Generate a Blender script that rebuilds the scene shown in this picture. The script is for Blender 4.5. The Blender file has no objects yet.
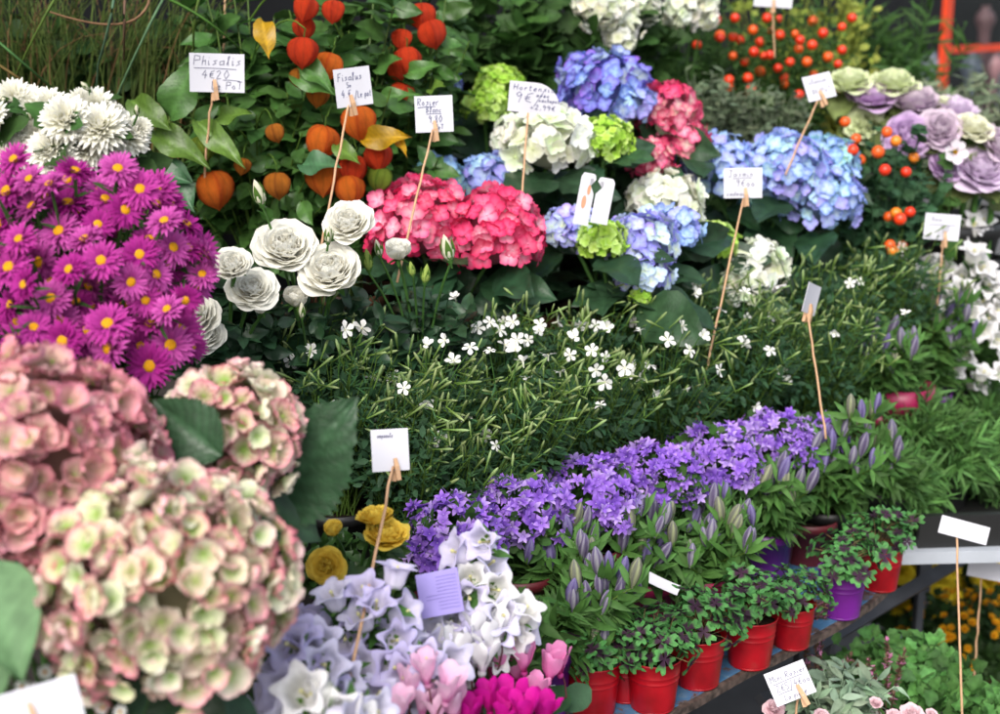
import bpy, math, random
import numpy as np
from mathutils import Vector, Matrix
SEED = 7
random.seed(SEED)
rng = np.random.default_rng(SEED)
scn = bpy.context.scene
COL = scn.collection
# ------------------------------------------------------------------ camera geometry (used to place things at real depths)
PITCH = math.radians(14.0)
CAMZ = 1.55
F = 1000 * 50 / 36
cp, sp_ = math.cos(PITCH), math.sin(PITCH)
def at(px, py, D):
    h = (px - 500) / F; v = (py - 357) / F
    return np.array([D * h, D * (cp - sp_ * v), CAMZ - D * (sp_ + cp * v)])
P0 = np.array([.19, 1.405]); U = np.array([.668, .745]); N2 = np.array([-.745, .668])
def st(s, t, z):
    p = P0 + U * s + N2 * t
    return np.array([p[0], p[1], z])
def tof(p):
    return float((np.array(p[:2]) - P0) @ N2)
def sof(p):
    return float((np.array(p[:2]) - P0) @ U)
TIERS = [(-9, .79), (.16, .86), (.30, .93), (.44, 1.0), (.62, 1.06)]
def zshelf(p):
    t = tof(p); z = .79
    for a, b in TIERS:
        if t >= a: z = b
    return z
TOCAM = np.array([0, -cp, sp_])      # towards the camera side (light comes from there too)
def lin(c):
    return np.array([((x / 12.92) if x <= .04045 else ((x + .055) / 1.055) ** 2.4) for x in c])
def hexc(h):
    return lin([int(h[i:i + 2], 16) / 255 for i in (0, 2, 4)])
# ------------------------------------------------------------------ materials
def nodes(m):
    m.use_nodes = True
    nt = m.node_tree
    return nt, nt.nodes, nt.links
def veg_mat(name, rough=.5, trans=.25, spec=.4, noise=.25, nscale=60, bump=.0, sheen=0, wave=0):
    m = bpy.data.materials.new(name); nt, N, L = nodes(m)
    b = N['Principled BSDF']; out = N['Material Output']
    a = N.new('ShaderNodeVertexColor'); a.layer_name = 'Col'
    tc = N.new('ShaderNodeTexCoord')
    n = N.new('ShaderNodeTexNoise'); n.inputs['Scale'].default_value = nscale; n.inputs['Detail'].default_value = 3
    L.new(tc.outputs['Object'], n.inputs['Vector'])
    mr = N.new('ShaderNodeMapRange'); mr.inputs['From Min'].default_value = .3; mr.inputs['From Max'].default_value = .7
    mr.inputs['To Min'].default_value = 1 - noise; mr.inputs['To Max'].default_value = 1 + noise
    L.new(n.outputs['Fac'], mr.inputs['Value'])
    mx = N.new('ShaderNodeVectorMath'); mx.operation = 'SCALE'
    L.new(a.outputs['Color'], mx.inputs[0]); L.new(mr.outputs['Result'], mx.inputs['Scale'])
    L.new(mx.outputs[0], b.inputs['Base Color'])
    b.inputs['Roughness'].default_value = rough
    b.inputs['Specular IOR Level'].default_value = spec
    if bump:
        bp = N.new('ShaderNodeBump'); bp.inputs['Strength'].default_value = bump; bp.inputs['Distance'].default_value = .002
        n2 = N.new('ShaderNodeTexNoise'); n2.inputs['Scale'].default_value = nscale * 4
        L.new(tc.outputs['Object'], n2.inputs['Vector'])
        L.new(n2.outputs['Fac'], bp.inputs['Height']); L.new(bp.outputs['Normal'], b.inputs['Normal'])
    if trans:
        t = N.new('ShaderNodeBsdfTranslucent'); L.new(mx.outputs[0], t.inputs['Color'])
        ms = N.new('ShaderNodeMixShader'); ms.inputs[0].default_value = trans
        L.new(b.outputs[0], ms.inputs[1]); L.new(t.outputs[0], ms.inputs[2]); L.new(ms.outputs[0], out.inputs['Surface'])
    return m
LEAF = veg_mat('leaf', .38, .22, .45, .22, 70, .25)
LEAFM = veg_mat('leaf_matte', .6, .25, .25, .22, 70, .2)
PETAL = veg_mat('petal', .65, .30, .2, .08, 80, .12)
PETALW = veg_mat('soft_petal', .8, .36, .1, .03, 60, 0)
GLOSSY = veg_mat('glossy_skin', .28, .0, .5, .10, 90)
LANT = veg_mat('papery_husk', .6, .35, .3, .22, 90, .9)
def plain(name, col, rough=.5, metal=0, spec=.5, noise=.12, nscale=20, bump=0):
    m = bpy.data.materials.new(name); nt, N, L = nodes(m)
    b = N['Principled BSDF']
    tc = N.new('ShaderNodeTexCoord'); n = N.new('ShaderNodeTexNoise'); n.inputs['Scale'].default_value = nscale; n.inputs['Detail'].default_value = 6
    L.new(tc.outputs['Object'], n.inputs['Vector'])
    r = N.new('ShaderNodeValToRGB'); r.color_ramp.elements[0].position = .3; r.color_ramp.elements[1].position = .7
    r.color_ramp.elements[0].color = (*[c * (1 - noise) for c in col], 1); r.color_ramp.elements[1].color = (*[min(1, c * (1 + noise)) for c in col], 1)
    L.new(n.outputs['Fac'], r.inputs['Fac']); L.new(r.outputs['Color'], b.inputs['Base Color'])
    b.inputs['Roughness'].default_value = rough; b.inputs['Metallic'].default_value = metal; b.inputs['Specular IOR Level'].default_value = spec
    if bump:
        bp = N.new('ShaderNodeBump'); bp.inputs['Strength'].default_value = bump; bp.inputs['Distance'].default_value = .003
        L.new(n.outputs['Fac'], bp.inputs['Height']); L.new(bp.outputs['Normal'], b.inputs['Normal'])
    return m
M_RED = plain('red_enamel', hexc('940a17'), .33, 0, .45, .35, 22)
M_PURP = plain('purple_enamel', hexc('641a7c'), .3, 0, .5, .3, 16)
M_PINKP = plain('magenta_plastic', hexc('901848'), .4)
for m_, dust in ((M_RED, (.20, .08, .06, 1)), (M_PURP, (.16, .10, .16, 1))):
    rp = next(n_ for n_ in m_.node_tree.nodes if n_.type == 'VALTORGB'); c_ = tuple(rp.color_ramp.elements[1].color)
    rp.color_ramp.elements[1].position = .62; e_ = rp.color_ramp.elements.new(.70); e_.color = tuple(.75 * a + .25 * b for a, b in zip(c_, dust)); e_ = rp.color_ramp.elements.new(.76); e_.color = dust
M_MAROON = plain('maroon_plastic', hexc('5a1a22'), .5)
M_TERRA = plain('brown_plastic', hexc('5a3a28'), .6)
M_BLACKP = plain('black_plastic', (.012, .012, .012), .45)
M_WHITEP = plain('grey_white_ceramic', hexc('b4b4ac'), .45, 0, .5, .12, 12)
M_SOIL = plain('potting_soil', (.022, .014, .009), .95, 0, .1, .5, 120, .8)
M_WOOD = plain('stick_wood', hexc('c09a78'), .6, 0, .3, .15, 60)
M_CARD = plain('card_paper', (.60, .60, .66), .7, 0, .2, .12, 9)
M_LCARD = plain('lilac_card', hexc('9a8fd0'), .5, 0, .3, .04, 10)
M_INK = plain('blue_ink', (.03, .04, .15), .6)
M_INKG = plain('grey_ink', (.10, .10, .17), .6)
M_METAL = plain('grey_steel', (.10, .105, .12), .45, .6, .5, .25, 15)
M_WMETAL = plain('pale_painted_metal', (.42, .45, .50), .5, 0, .4, .15, 10)
M_DARK = plain('dark_painted_wall', (.008, .008, .009), .7, 0, .3, .3, 4)
M_PLINTH = plain('grey_plinth', (.16, .16, .165), .8, 0, .3, .2, 5)
M_ORANGE = plain('orange_paint', hexc('d8421a'), .45, 0, .4, .10, 8)
M_BOARD = plain('dark_board', (.035, .03, .028), .7, 0, .3, .4, 10)
M_VASE = plain('grey_glaze', (.16, .18, .23), .4, 0, .5, .4, 12)
M_VASE2 = plain('dusty_pink_glaze', (.22, .12, .13), .5, 0, .4, .4, 12)
M_GREENW = plain('green_wire', (.01, .09, .07), .4)
M_SKIN = plain('printed_skin_tone', hexc('c08868'), .6)
M_SPRING = plain('spring_steel', (.4, .4, .42), .35, 1)
# worn blue paint over brown board
M_BLUE = bpy.data.materials.new('worn_blue_paint'); nt, N, L = nodes(M_BLUE)
b = N['Principled BSDF']; tc = N.new('ShaderNodeTexCoord')
n = N.new('ShaderNodeTexNoise'); n.inputs['Scale'].default_value = 26; n.inputs['Detail'].default_value = 9; n.inputs['Roughness'].default_value = .72; n.inputs['Distortion'].default_value = .6
r = N.new('ShaderNodeValToRGB'); e = r.color_ramp.elements
e[0].position = .40; e[0].color = (.045, .032, .028, 1); e[1].position = .475; e[1].color = (.05, .15, .30, 1)
x = e.new(.45); x.color = (.15, .11, .095, 1); x = e.new(.60); x.color = (.07, .19, .33, 1); x = e.new(.68); x.color = (.20, .27, .33, 1)
L.new(tc.outputs['Object'], n.inputs['Vector']); L.new(n.outputs['Fac'], r.inputs['Fac']); L.new(r.outputs['Color'], b.inputs['Base Color'])
bp = N.new('ShaderNodeBump'); bp.inputs['Strength'].default_value = .4; bp.inputs['Distance'].default_value = .002
L.new(n.outputs['Fac'], bp.inputs['Height']); L.new(bp.outputs['Normal'], b.inputs['Normal']); b.inputs['Roughness'].default_value = .5
M_RUST = plain('rusty_board_edge', (.085, .060, .050), .7, 0, .4, .75, 90, .5)
M_GLASS = bpy.data.materials.new('window_glass'); nt, N, L = nodes(M_GLASS)
b = N['Principled BSDF']; b.inputs['Transmission Weight'].default_value = 1; b.inputs['Roughness'].default_value = .02; b.inputs['IOR'].default_value = 1.1; b.inputs['Base Color'].default_value = (.8, .85, .85, 1)
# ------------------------------------------------------------------ mesh building
class T:
    def __init__(s, V, Q=None, Tr=None, C=None):
        s.V = np.asarray(V, float); s.Q = np.asarray(Q if Q is not None else np.zeros((0, 4)), int).reshape(-1, 4)
        s.T = np.asarray(Tr if Tr is not None else np.zeros((0, 3)), int).reshape(-1, 3)
        s.C = np.asarray(C, float) if C is not None else np.ones((len(s.V), 3))
        if s.C.ndim == 1: s.C = np.tile(s.C, (len(s.V), 1))
    def tf(s, R=None, P=None, S=1.0, col=None):
        V = s.V * S
        if R is not None: V = V @ np.asarray(R).T
        if P is not None: V = V + np.asarray(P)
        return T(V, s.Q, s.T, s.C * (np.asarray(col) if col is not None else 1))
def merge(ts):
    V, Q, Tr, C, n = [], [], [], [], 0
    for t in ts:
        V.append(t.V); Q.append(t.Q + n); Tr.append(t.T + n); C.append(t.C); n += len(t.V)
    return T(np.vstack(V), np.vstack(Q), np.vstack(Tr), np.vstack(C))
class MB:
    def __init__(s): s.V = []; s.Q = []; s.T = []; s.C = []; s.n = 0
    def add(s, t, P=None, R=None, col=None):
        if P is None:
            s.V.append(t.V); s.Q.append(t.Q + s.n); s.T.append(t.T + s.n); s.C.append(t.C if col is None else t.C * col); s.n += len(t.V); return
        P = np.atleast_2d(P); k = len(P)
        if k == 0: return
        if R is None: V = t.V[None] + P[:, None]
        else:
            R = np.asarray(R); R = R if R.ndim == 3 else R[None].repeat(k, 0)
            V = np.einsum('kij,nj->kni', R, t.V) + P[:, None]
        m = len(t.V); off = (s.n + np.arange(k) * m)[:, None, None]
        s.V.append(V.reshape(-1, 3)); s.Q.append((t.Q[None] + off).reshape(-1, 4)); s.T.append((t.T[None] + off).reshape(-1, 3))
        C = np.tile(t.C[None], (k, 1, 1))
        if col is not None: C = C * np.asarray(col).reshape(-1, 1, 3)
        s.C.append(C.reshape(-1, 3)); s.n += k * m
    def mesh(s, name, origin=(0, 0, 0), smooth=True):
        V = np.vstack(s.V) - np.asarray(origin); Q = np.vstack(s.Q); Tr = np.vstack(s.T); C = np.clip(np.vstack(s.C), 0, 1)
        me = bpy.data.meshes.new(name)
        me.vertices.add(len(V)); me.vertices.foreach_set('co', V.astype(np.float32).ravel())
        nl = len(Q) * 4 + len(Tr) * 3
        me.loops.add(nl); me.loops.foreach_set('vertex_index', np.concatenate([Q.ravel(), Tr.ravel()]).astype(np.int32))
        me.polygons.add(len(Q) + len(Tr))
        ls = np.concatenate([np.arange(len(Q)) * 4, len(Q) * 4 + np.arange(len(Tr)) * 3]).astype(np.int32)
        me.polygons.foreach_set('loop_start', ls)
        me.polygons.foreach_set('use_smooth', np.full(len(ls), smooth))
        me.update(calc_edges=True)
        ca = me.color_attributes.new('Col', 'FLOAT_COLOR', 'POINT')
        ca.data.foreach_set('color', np.hstack([C, np.ones((len(C), 1))]).astype(np.float32).ravel())
        return me
    def build(s, name, mat, parent=None, smooth=True, kind=None):
        o0 = parent['_w'] if parent is not None else (0, 0, 0)
        me = s.mesh(name, o0, smooth)
        for m in (mat if isinstance(mat, (list, tuple)) else [mat]): me.materials.append(m)
        o = bpy.data.objects.new(name, me); COL.objects.link(o)
        if parent is not None: o.parent = parent; o['_w'] = list(o0)
        if kind: o['kind'] = kind
        return o
def thing(name, label, cat, loc, group=None):
    o = bpy.data.objects.new(name, None); COL.objects.link(o); o.empty_display_size = .05
    o.location = tuple(loc); o['_w'] = [float(x) for x in loc]
    o['label'] = label; o['category'] = cat
    if group: o['group'] = group
    return o
def inst(me, name, parent, P, R, label=None):
    o = bpy.data.objects.new(name, me); COL.objects.link(o); o.parent = parent
    b0 = parent['_w']
    m = Matrix(((R[0][0], R[0][1], R[0][2], P[0] - b0[0]), (R[1][0], R[1][1], R[1][2], P[1] - b0[1]), (R[2][0], R[2][1], R[2][2], P[2] - b0[2]), (0, 0, 0, 1)))
    o.matrix_local = m
    if label: o['label'] = label
    return o
def nrm(v):
    v = np.asarray(v, float); return v / (np.linalg.norm(v, axis=-1, keepdims=True) + 1e-12)
def framesY(D, N=(0, 0, 1), roll=0, S=1.0):
    """columns X,Y,Z; Y along D, Z near N"""
    D = nrm(np.atleast_2d(D)); k = len(D)
    N = np.broadcast_to(np.asarray(N, float), D.shape)
    X = np.cross(D, N); bad = np.linalg.norm(X, axis=1) < 1e-3
    X[bad] = np.cross(D[bad], np.array([.3, 1, .1])); X = nrm(X); Z = np.cross(X, D)
    r = np.broadcast_to(np.asarray(roll, float), (k,))[:, None]
    X2 = X * np.cos(r) + Z * np.sin(r); Z2 = Z * np.cos(r) - X * np.sin(r)
    S = np.broadcast_to(np.asarray(S, float), (k,))[:, None, None]
    return np.stack([X2, D, Z2], axis=2) * S
def framesZ(Z, roll=None, S=1.0):
    Z = nrm(np.atleast_2d(Z)); k = len(Z)
    a = np.tile(np.array([0, 0, 1.0]), (k, 1)); bad = np.abs(Z[:, 2]) > .95; a[bad] = (0, 1, 0)
    X = nrm(np.cross(a, Z)); Y = np.cross(Z, X)
    r = (rng.uniform(0, 2 * math.pi, k) if roll is None else np.broadcast_to(np.asarray(roll, float), (k,)))[:, None]
    X2 = X * np.cos(r) + Y * np.sin(r); Y2 = Y * np.cos(r) - X * np.sin(r)
    S = np.broadcast_to(np.asarray(S, float), (k,))[:, None, None]
    return np.stack([X2, Y2, Z], axis=2) * S
def rx(a): c, s = math.cos(a), math.sin(a); return np.array([[1, 0, 0], [0, c, -s], [0, s, c]])
def rz(a): c, s = math.cos(a), math.sin(a); return np.array([[c, -s, 0], [s, c, 0], [0, 0, 1]])
def ry(a): c, s = math.cos(a), math.sin(a); return np.array([[c, 0, s], [0, 1, 0], [-s, 0, c]])
def jit(k, a=.2, hue=.06):
    v = 1 + rng.uniform(-a, a, (k, 1)); return v * (1 + rng.uniform(-hue, hue, (k, 3)))
def tube(pts, r0, r1=None, n=5, col=(1, 1, 1), cap=False):
    pts = np.asarray(pts, float); m = len(pts); r1 = r0 if r1 is None else r1
    d = nrm(np.gradient(pts, axis=0)); up = np.array([0.13, .21, 1.0]); X = np.cross(d, up)
    bad = np.linalg.norm(X, axis=1) < .1; X[bad] = np.cross(d[bad], np.array([1., 0, 0])); X = nrm(X); Y = np.cross(d, X)
    a = np.arange(n) * 2 * math.pi / n; r = np.linspace(r0, r1, m)
    V = pts[:, None] + r[:, None, None] * (np.cos(a)[None, :, None] * X[:, None] + np.sin(a)[None, :, None] * Y[:, None])
    Q = [[i * n + j, i * n + (j + 1) % n, (i + 1) * n + (j + 1) % n, (i + 1) * n + j] for i in range(m - 1) for j in range(n)]
    V = V.reshape(-1, 3); Tr = []
    if cap:
        V = np.vstack([V, pts[0], pts[-1]]); a0 = len(V) - 2
        Tr = [[a0, (j + 1) % n, j] for j in range(n)] + [[a0 + 1, (m - 1) * n + j, (m - 1) * n + (j + 1) % n] for j in range(n)]
    return T(V, Q, Tr, np.tile(np.asarray(col, float), (len(V), 1)))
def lathe(prof, n=16, rmod=None, col=(1, 1, 1), colf=None, twist=0, zmod=None):
    prof = np.asarray(prof, float); m = len(prof); V = []; C = []
    for i, (r, z) in enumerate(prof):
        for j in range(n):
            a = 2 * math.pi * j / n; u = i / (m - 1)
            rr = r * (rmod(a, u) if rmod else 1); zz = z + (zmod(a, u) if zmod else 0)
            V.append((rr * math.cos(a + twist * u), rr * math.sin(a + twist * u), zz)); C.append(colf(a, u) if colf else col)
    Q = [[i * n + j, i * n + (j + 1) % n, (i + 1) * n + (j + 1) % n, (i + 1) * n + j] for i in range(m - 1) for j in range(n)]
    return T(V, Q, None, C)
def box(sx, sy, sz, c=(0, 0, 0), col=(1, 1, 1), bev=0):
    x, y, z = sx / 2, sy / 2, sz / 2; V = np.array([(i * x, j * y, k * z) for i in (-1, 1) for j in (-1, 1) for k in (-1, 1)]) + np.asarray(c)
    Q = [[0, 1, 3, 2], [4, 6, 7, 5], [0, 4, 5, 1], [2, 3, 7, 6], [0, 2, 6, 4], [1, 5, 7, 3]]
    return T(V, Q, None, np.tile(np.asarray(col, float), (8, 1)))
def bevel(o, w=.002, seg=2):
    m = o.modifiers.new('bevel', 'BEVEL'); m.width = w; m.segments = seg; m.limit_method = 'ANGLE'
    return o
def mixc(a, b, u):
    a = np.asarray(a); b = np.asarray(b); return a * (1 - u) + b * u
# ------------------------------------------------------------------ petals and leaves
PROF = {
    'ovate': [(0, .04), (.06, .35), (.2, .82), (.38, 1), (.6, .86), (.8, .5), (.93, .18), (1, .01)],
    'lance': [(0, .1), (.15, .6), (.4, 1), (.7, .7), (1, .01)],
    'narrow': [(0, .3), (.3, 1), (.7, .75), (1, .02)],
    'round': [(0, .12), (.2, .62), (.45, .98), (.7, 1), (.9, .72), (1, .25)],
    'obov': [(0, .12), (.3, .45), (.65, .95), (.85, .95), (1, .35)],
    'strap': [(0, .45), (.3, .9), (.7, 1), (.92, .7), (1, .15)],
    'wide': [(0, .25), (.2, .75), (.5, 1), (.8, .95), (1, .55)],
}
def leaf(L=1, W=.5, prof='ovate', nu=6, nv=2, fold=.0, curl=.0, cup=0., rim=0., wav=0, wfreq=5, serr=0, sn=10, vein=0, vcol=.22, c0=(1, 1, 1), c1=None, ce=None, rib=None, notch=0, lob=0, pw=1.0, seed=0, phase=None):
    """grid along +Y, width X, face +Z.  c0 base, c1 tip, ce edge, rib midrib"""
    pr = np.array(PROF[prof]); us = np.linspace(0, 1, nu + 1) ** pw; V = []; C = []
    r = random.Random(seed); ph = r.uniform(0, 6) if phase is None else phase
    c0 = np.asarray(c0, float); c1 = c0 if c1 is None else np.asarray(c1, float)
    xs = np.linspace(-1, 1, 2 * nv + 1)
    for i, u in enumerate(us):
        w = np.interp(u, pr[:, 0], pr[:, 1]) * W / 2
        if serr: w *= 1 + serr * (((u * sn) % 1) - .5) * (1 - .3 * u)
        if lob: w *= 1 + lob * math.cos(u * 2 * math.pi * 3)
        for x in xs:
            X = x * w; Y = u * L - notch * L * (1 - abs(x)) * u ** 3
            Z = fold * abs(X) - curl * L * u * u + cup * (x * x) * W * .5 * math.sin(min(1, u + .15) * math.pi * .5) - rim * L * max(0, u - .7) ** 2 * 6
            if wav: Z += wav * L * math.sin(wfreq * u * 3 + ph + (2.0 if x > 0 else 0)) * abs(x)
            if vein:
                Z += vein * L * abs(math.sin((u * 9 - abs(x) * 2.2) * math.pi / 1.0)) * .5 - (vein * L * .8 if abs(x) < .01 else 0)
            V.append((X, Y, Z))
            c = mixc(c0, c1, u)
            if ce is not None: c = mixc(c, np.asarray(ce), min(1, max(abs(x), 0) ** 2 * .9 + max(0, u - .55) * 1.6) if u > .1 else 0)
            if rib is not None and abs(x) < .01: c = mixc(c, np.asarray(rib), .6)
            if vein: c = c * (1 + vcol * (.5 - abs(math.sin((u * 9 - abs(x) * 2.2) * math.pi)) ** .5) + (vcol * .8 if abs(x) < .01 else 0))
            C.append(c)
    k = 2 * nv + 1
    Q = [[i * k + j, i * k + j + 1, (i + 1) * k + j + 1, (i + 1) * k + j] for i in range(nu) for j in range(2 * nv)]
    return T(V, Q, None, C)
def whorl(pt, n, alpha, r0=0, z0=0, a0=0, ja=.1, jr=.15, S=1.0):
    """n petals about +Z, opening alpha from vertical"""
    out = []
    for k in range(n):
        al = alpha + random.uniform(-ja, ja); a = a0 + 2 * math.pi * (k + random.uniform(-jr, jr)) / n
        d = np.array([0, math.sin(al), math.cos(al)]); z = np.array([0, -math.cos(al), math.sin(al)])
        R = np.stack([np.cross(d, z), d, z], axis=1)
        p = pt[k % len(pt)] if isinstance(pt, list) else pt
        out.append(p.tf(rz(a) @ R, rz(a) @ np.array([0, r0, z0]), S * random.uniform(.92, 1.06)))
    return merge(out)
GR = hexc('3d6b2a'); GD = np.array([.022, .055, .018]); GM = np.array([.050, .122, .027]); GL = np.array([.14, .26, .04]); GB = np.array([.038, .098, .044])
def mesh_of(t, name, mat):
    mb = MB(); mb.add(t); me = mb.mesh(name)
    me.materials.append(mat); return me
def floret(cc, ce, W=.95, seed=0, cup=.15, bead=None, n=4, prof='round', curl=.1, wav=.03):
    random.seed(seed)
    ps = [leaf(.5, .5 * W, prof, 4, 2, 0, curl, cup, 0, wav, 5, c0=cc, c1=mixc(cc, ce, .75), ce=ce, seed=seed * 7 + i) for i in range(n)]
    t = whorl(ps, n, math.radians(78), 0, 0, 0, .12, .04)
    bc = bead if bead is not None else cc
    b = lathe([(0.001, .06), (.035, .05), (.045, .02), (.02, -.02)], 5, col=bc)
    return merge([t, b])
def cup_floret(cc, ce, seed=0, al=56, pink=0.):
    random.seed(seed); ps = []; cream = mixc(hexc('e8ecc8'), ce, .35); green = mixc(cc, hexc('9cc450'), .5); cream = mixc(cream, hexc(('d88c98', 'e0a0a4', 'cc8090', 'e0b4a8')[seed % 4]), pink); green = mixc(green, hexc('b89080'), pink * .75)
    for i in range(3):
        p = leaf(.5, .56, 'round', 7, 4, 0, -.12 + .22 * random.random(), .30, .02, .10, 5, c0=(1, 1, 1), seed=seed * 7 + i)
        for k in range(len(p.V)):
            u = (k // 9) / 7; x = abs((k % 9) - 4) / 4
            c = mixc(green * .8, cream, min(1, max(0, u * 1.7 - .15))); p.C[k] = mixc(c, ce * np.array([1, .86, .9]), min(1, max(0, u - .62) ** 1.2 * 2.6 + (x ** 4) * .75 * min(1, u * 2)))
        ps.append(p)
    n = 5 if seed % 5 == 0 else 4; t = whorl(ps, n, math.radians(al), 0, 0, 0, .14, .06)
    return merge([t, lathe([(.001, .07), (.03, .06), (.04, .02), (.02, -.02)], 6, col=hexc('a8c860'))])
PAL = {  # centre, edge pairs
    'pinkred': [('f8b8cc', 'f0487c'), ('f488a8', 'ec3870'), ('fcd0dc', 'f06090'), ('ec6894', 'dc2c64')],
    'magenta': [('fcc0d0', 'e04478'), ('f07898', 'd83468'), ('f4e0d0', 'e46890')],
    'blue': [('d4ecf4', '94b0f2'), ('c8dcf8', 'a0a8f0'), ('d8f4ec', '9cc4f0'), ('bcc8f8', 'a8a0ec'), ('d4e4f8', '8ca2f0')],
    'aqua': [('dcf4e0', '88cce8'), ('cceee4', '98bcf0'), ('e0f4d0', '94d4e4'), ('c4e4f4', '88a8ec')],
    'lilac': [('dceee4', 'a8a8f4'), ('ccd8f8', 'b09cf0'), ('e4f4d0', 'bcd0f4'), ('c0ccf8', '9890f0'), ('e8f4c8', 'c4d8f4')],
    'violet': [('a0b0f4', '7468d0'), ('98a0f0', '9068d0'), ('b8d8f4', '6c84dc'), ('b0d0ec', '7878dc'), ('c8dcd8', '90a0dc')],
    'white': [('e8f0c0', 'f4f6ea'), ('dcecb0', 'f0f4e4'), ('f0f4dc', 'f8f8f4')],
    'lime': [('a8d840', 'c0e468'), ('b8dc58', 'd0ec90'), ('90c038', 'b4dc58')],
    'paleblue': [('d8ecb8', 'b0c4ec'), ('e4f0c8', 'c0ccf0'), ('c8e0c8', '98a8e8'), ('d8ecb0', 'd4ecb0')],
    'rosegreen': [('a8d060', 'eeb8c0'), ('b8d880', 'e89cac'), ('d4e8b0', 'f0d4d0'), ('a8cc68', 'dc8498'), ('dcecc0', 'eef2dc'), ('c8e09c', 'ecd4cc'), ('9cc858', 'e8a4b0'), ('bcdc88', 'e4eccc')],
    'palegreen': [('a0cc58', 'dce8c0'), ('b8d878', 'ecf0d4'), ('c0dc90', 'ecd8c4'), ('a8d068', 'e8b0ac')],
    'dustypink': [('ccb888', 'e49ca8'), ('dcc8ac', 'eca8b8'), ('ccd098', 'd88c9c'), ('dca4a4', 'd0808f'), ('e8c4bc', 'f0b8c0'), ('e0acb4', 'd488a4'), ('d8dcb0', 'ecc8c8')],
}
FLOR = {}
def florets(pal, small=False):
    key = (pal, small)
    if key not in FLOR and pal in ('rosegreen', 'dustypink'):
        FLOR[key] = [cup_floret(hexc(a), hexc(b), seed=(int(a, 16) + int(b, 16)) % 999 + k, al=(50, 66, 78)[k], pink=(.85 if pal == 'dustypink' and k != 1 else (.6 if pal == 'dustypink' else (.45 if k == 2 else 0.)))) for (a, b) in PAL[pal] for k in (0, 1, 2)]
    if key not in FLOR:
        FLOR[key] = [floret(hexc(a), hexc(b), W=1.0 if not small else .9, seed=hash((a, b)) % 999 if False else (int(a, 16) + int(b, 16)) % 999 + k, cup=.12 + .3 * k + (.15 if pal in ('rosegreen', 'dustypink', 'palegreen') else 0), curl=.12 - .2 * k, wav=.13 if pal in ('rosegreen', 'dustypink') else .045) for (a, b) in PAL[pal] for k in (0, 1)]
    return FLOR[key]
# ------------------------------------------------------------------ generic plant helpers
def sph(k, zmin=-.3):
    i = np.arange(k) + .5; z = 1 - (1 - zmin) * i / k; a = i * 2.399963 + rng.uniform(0, 6)
    r = np.sqrt(np.clip(1 - z * z, 0, 1)); return np.stack([r * np.cos(a), r * np.sin(a), z], 1)
def rdir(k, s=1.0): return nrm(rng.normal(size=(k, 3))) * s
def curve(p0, p2, up=.7, n=6, side=.5):
    p0 = np.asarray(p0, float); p2 = np.asarray(p2, float)
    p1 = np.array([p0[0] + (p2[0] - p0[0]) * side, p0[1] + (p2[1] - p0[1]) * side, p0[2] + (p2[2] - p0[2]) * up])
    u = np.linspace(0, 1, n + 1)[:, None]
    return (1 - u) ** 2 * p0 + 2 * u * (1 - u) * p1 + u * u * p2
def pot(root, base, r=.045, h=.075, mat=None, kind='pot', rings=False, soil=True):
    mat = mat or M_TERRA; k = .78
    pr = [(0.001, 0), (r * k, 0), (r * k * 1.02, .002)]
    if rings:
        pr += [(r * (.795 + .21 * q), h * q) for q in (.06, .08, .2, .35, .5, .57, .585)]
        pr += [(r * .925, h * .60), (r * .942, h * .615), (r * .942, h * .63), (r * .930, h * .642), (r * .945, h * .71), (r * .960, h * .725), (r * .960, h * .74), (r * .950, h * .752), (r * .99, h * .96), (r * 1.03, h * .985), (r * 1.035, h), (r * 1.0, h * 1.005), (r * .97, h * .98), (r * .85, h * .3), (.001, h * .28)]
        pr.insert(2, (r * k * 1.03, .0015)); pr.insert(3, (r * k * 1.03, .0035))
    else:
        pr += [(r * .95, h * .8), (r * .955, h * .8), (r * 1.03, h * .81), (r * 1.04, h), (r * .99, h), (r * .93, h * .7), (.001, h * .7)]
    mb = MB(); mb.add(lathe(pr, 28), np.array([base]))
    o = mb.build(kind, mat, root)
    if soil:
        mb = MB(); t = lathe([(.001, h * .88), (r * .5, h * .885), (r * .93, h * .87), (r * .9, h * .8)], 14); t.V[:, 2] += rng.uniform(-.0015, .0015, len(t.V)); mb.add(t, np.array([base])); mb.build('soil', M_SOIL, o)
    return o
LV = {
    'ovate': leaf(1, .62, 'ovate', 14, 3, .06, .20, .12, 0, .03, 4, vein=.016),
    'hyd': leaf(1, .66, 'ovate', 14, 3, .10, .22, .0, 0, .03, 4, serr=.12, sn=11, vein=.024, vcol=.38),
    'lance': leaf(1, .24, 'lance', 6, 1, .35, .25, 0, 0, .02, 3),
    'broadl': leaf(1, .36, 'lance', 6, 1, .3, .35, 0, 0, .03, 3),
    'narrow': leaf(1, .14, 'narrow', 5, 1, .3, .2, 0, 0, .02, 3),
    'round': leaf(1, .8, 'round', 5, 1, .1, .1, .1, 0, .02, 3),
    'lobed': leaf(1, .85, 'ovate', 12, 2, .12, .2, 0, 0, .03, 4, serr=.55, sn=3.2, vein=.012),
    'small': leaf(1, .5, 'ovate', 3, 1, .2, .1),
    'rose': leaf(1, .6, 'ovate', 10, 2, .22, .2, 0, 0, .02, 4, serr=.12, sn=10, vein=.012),
}
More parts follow.
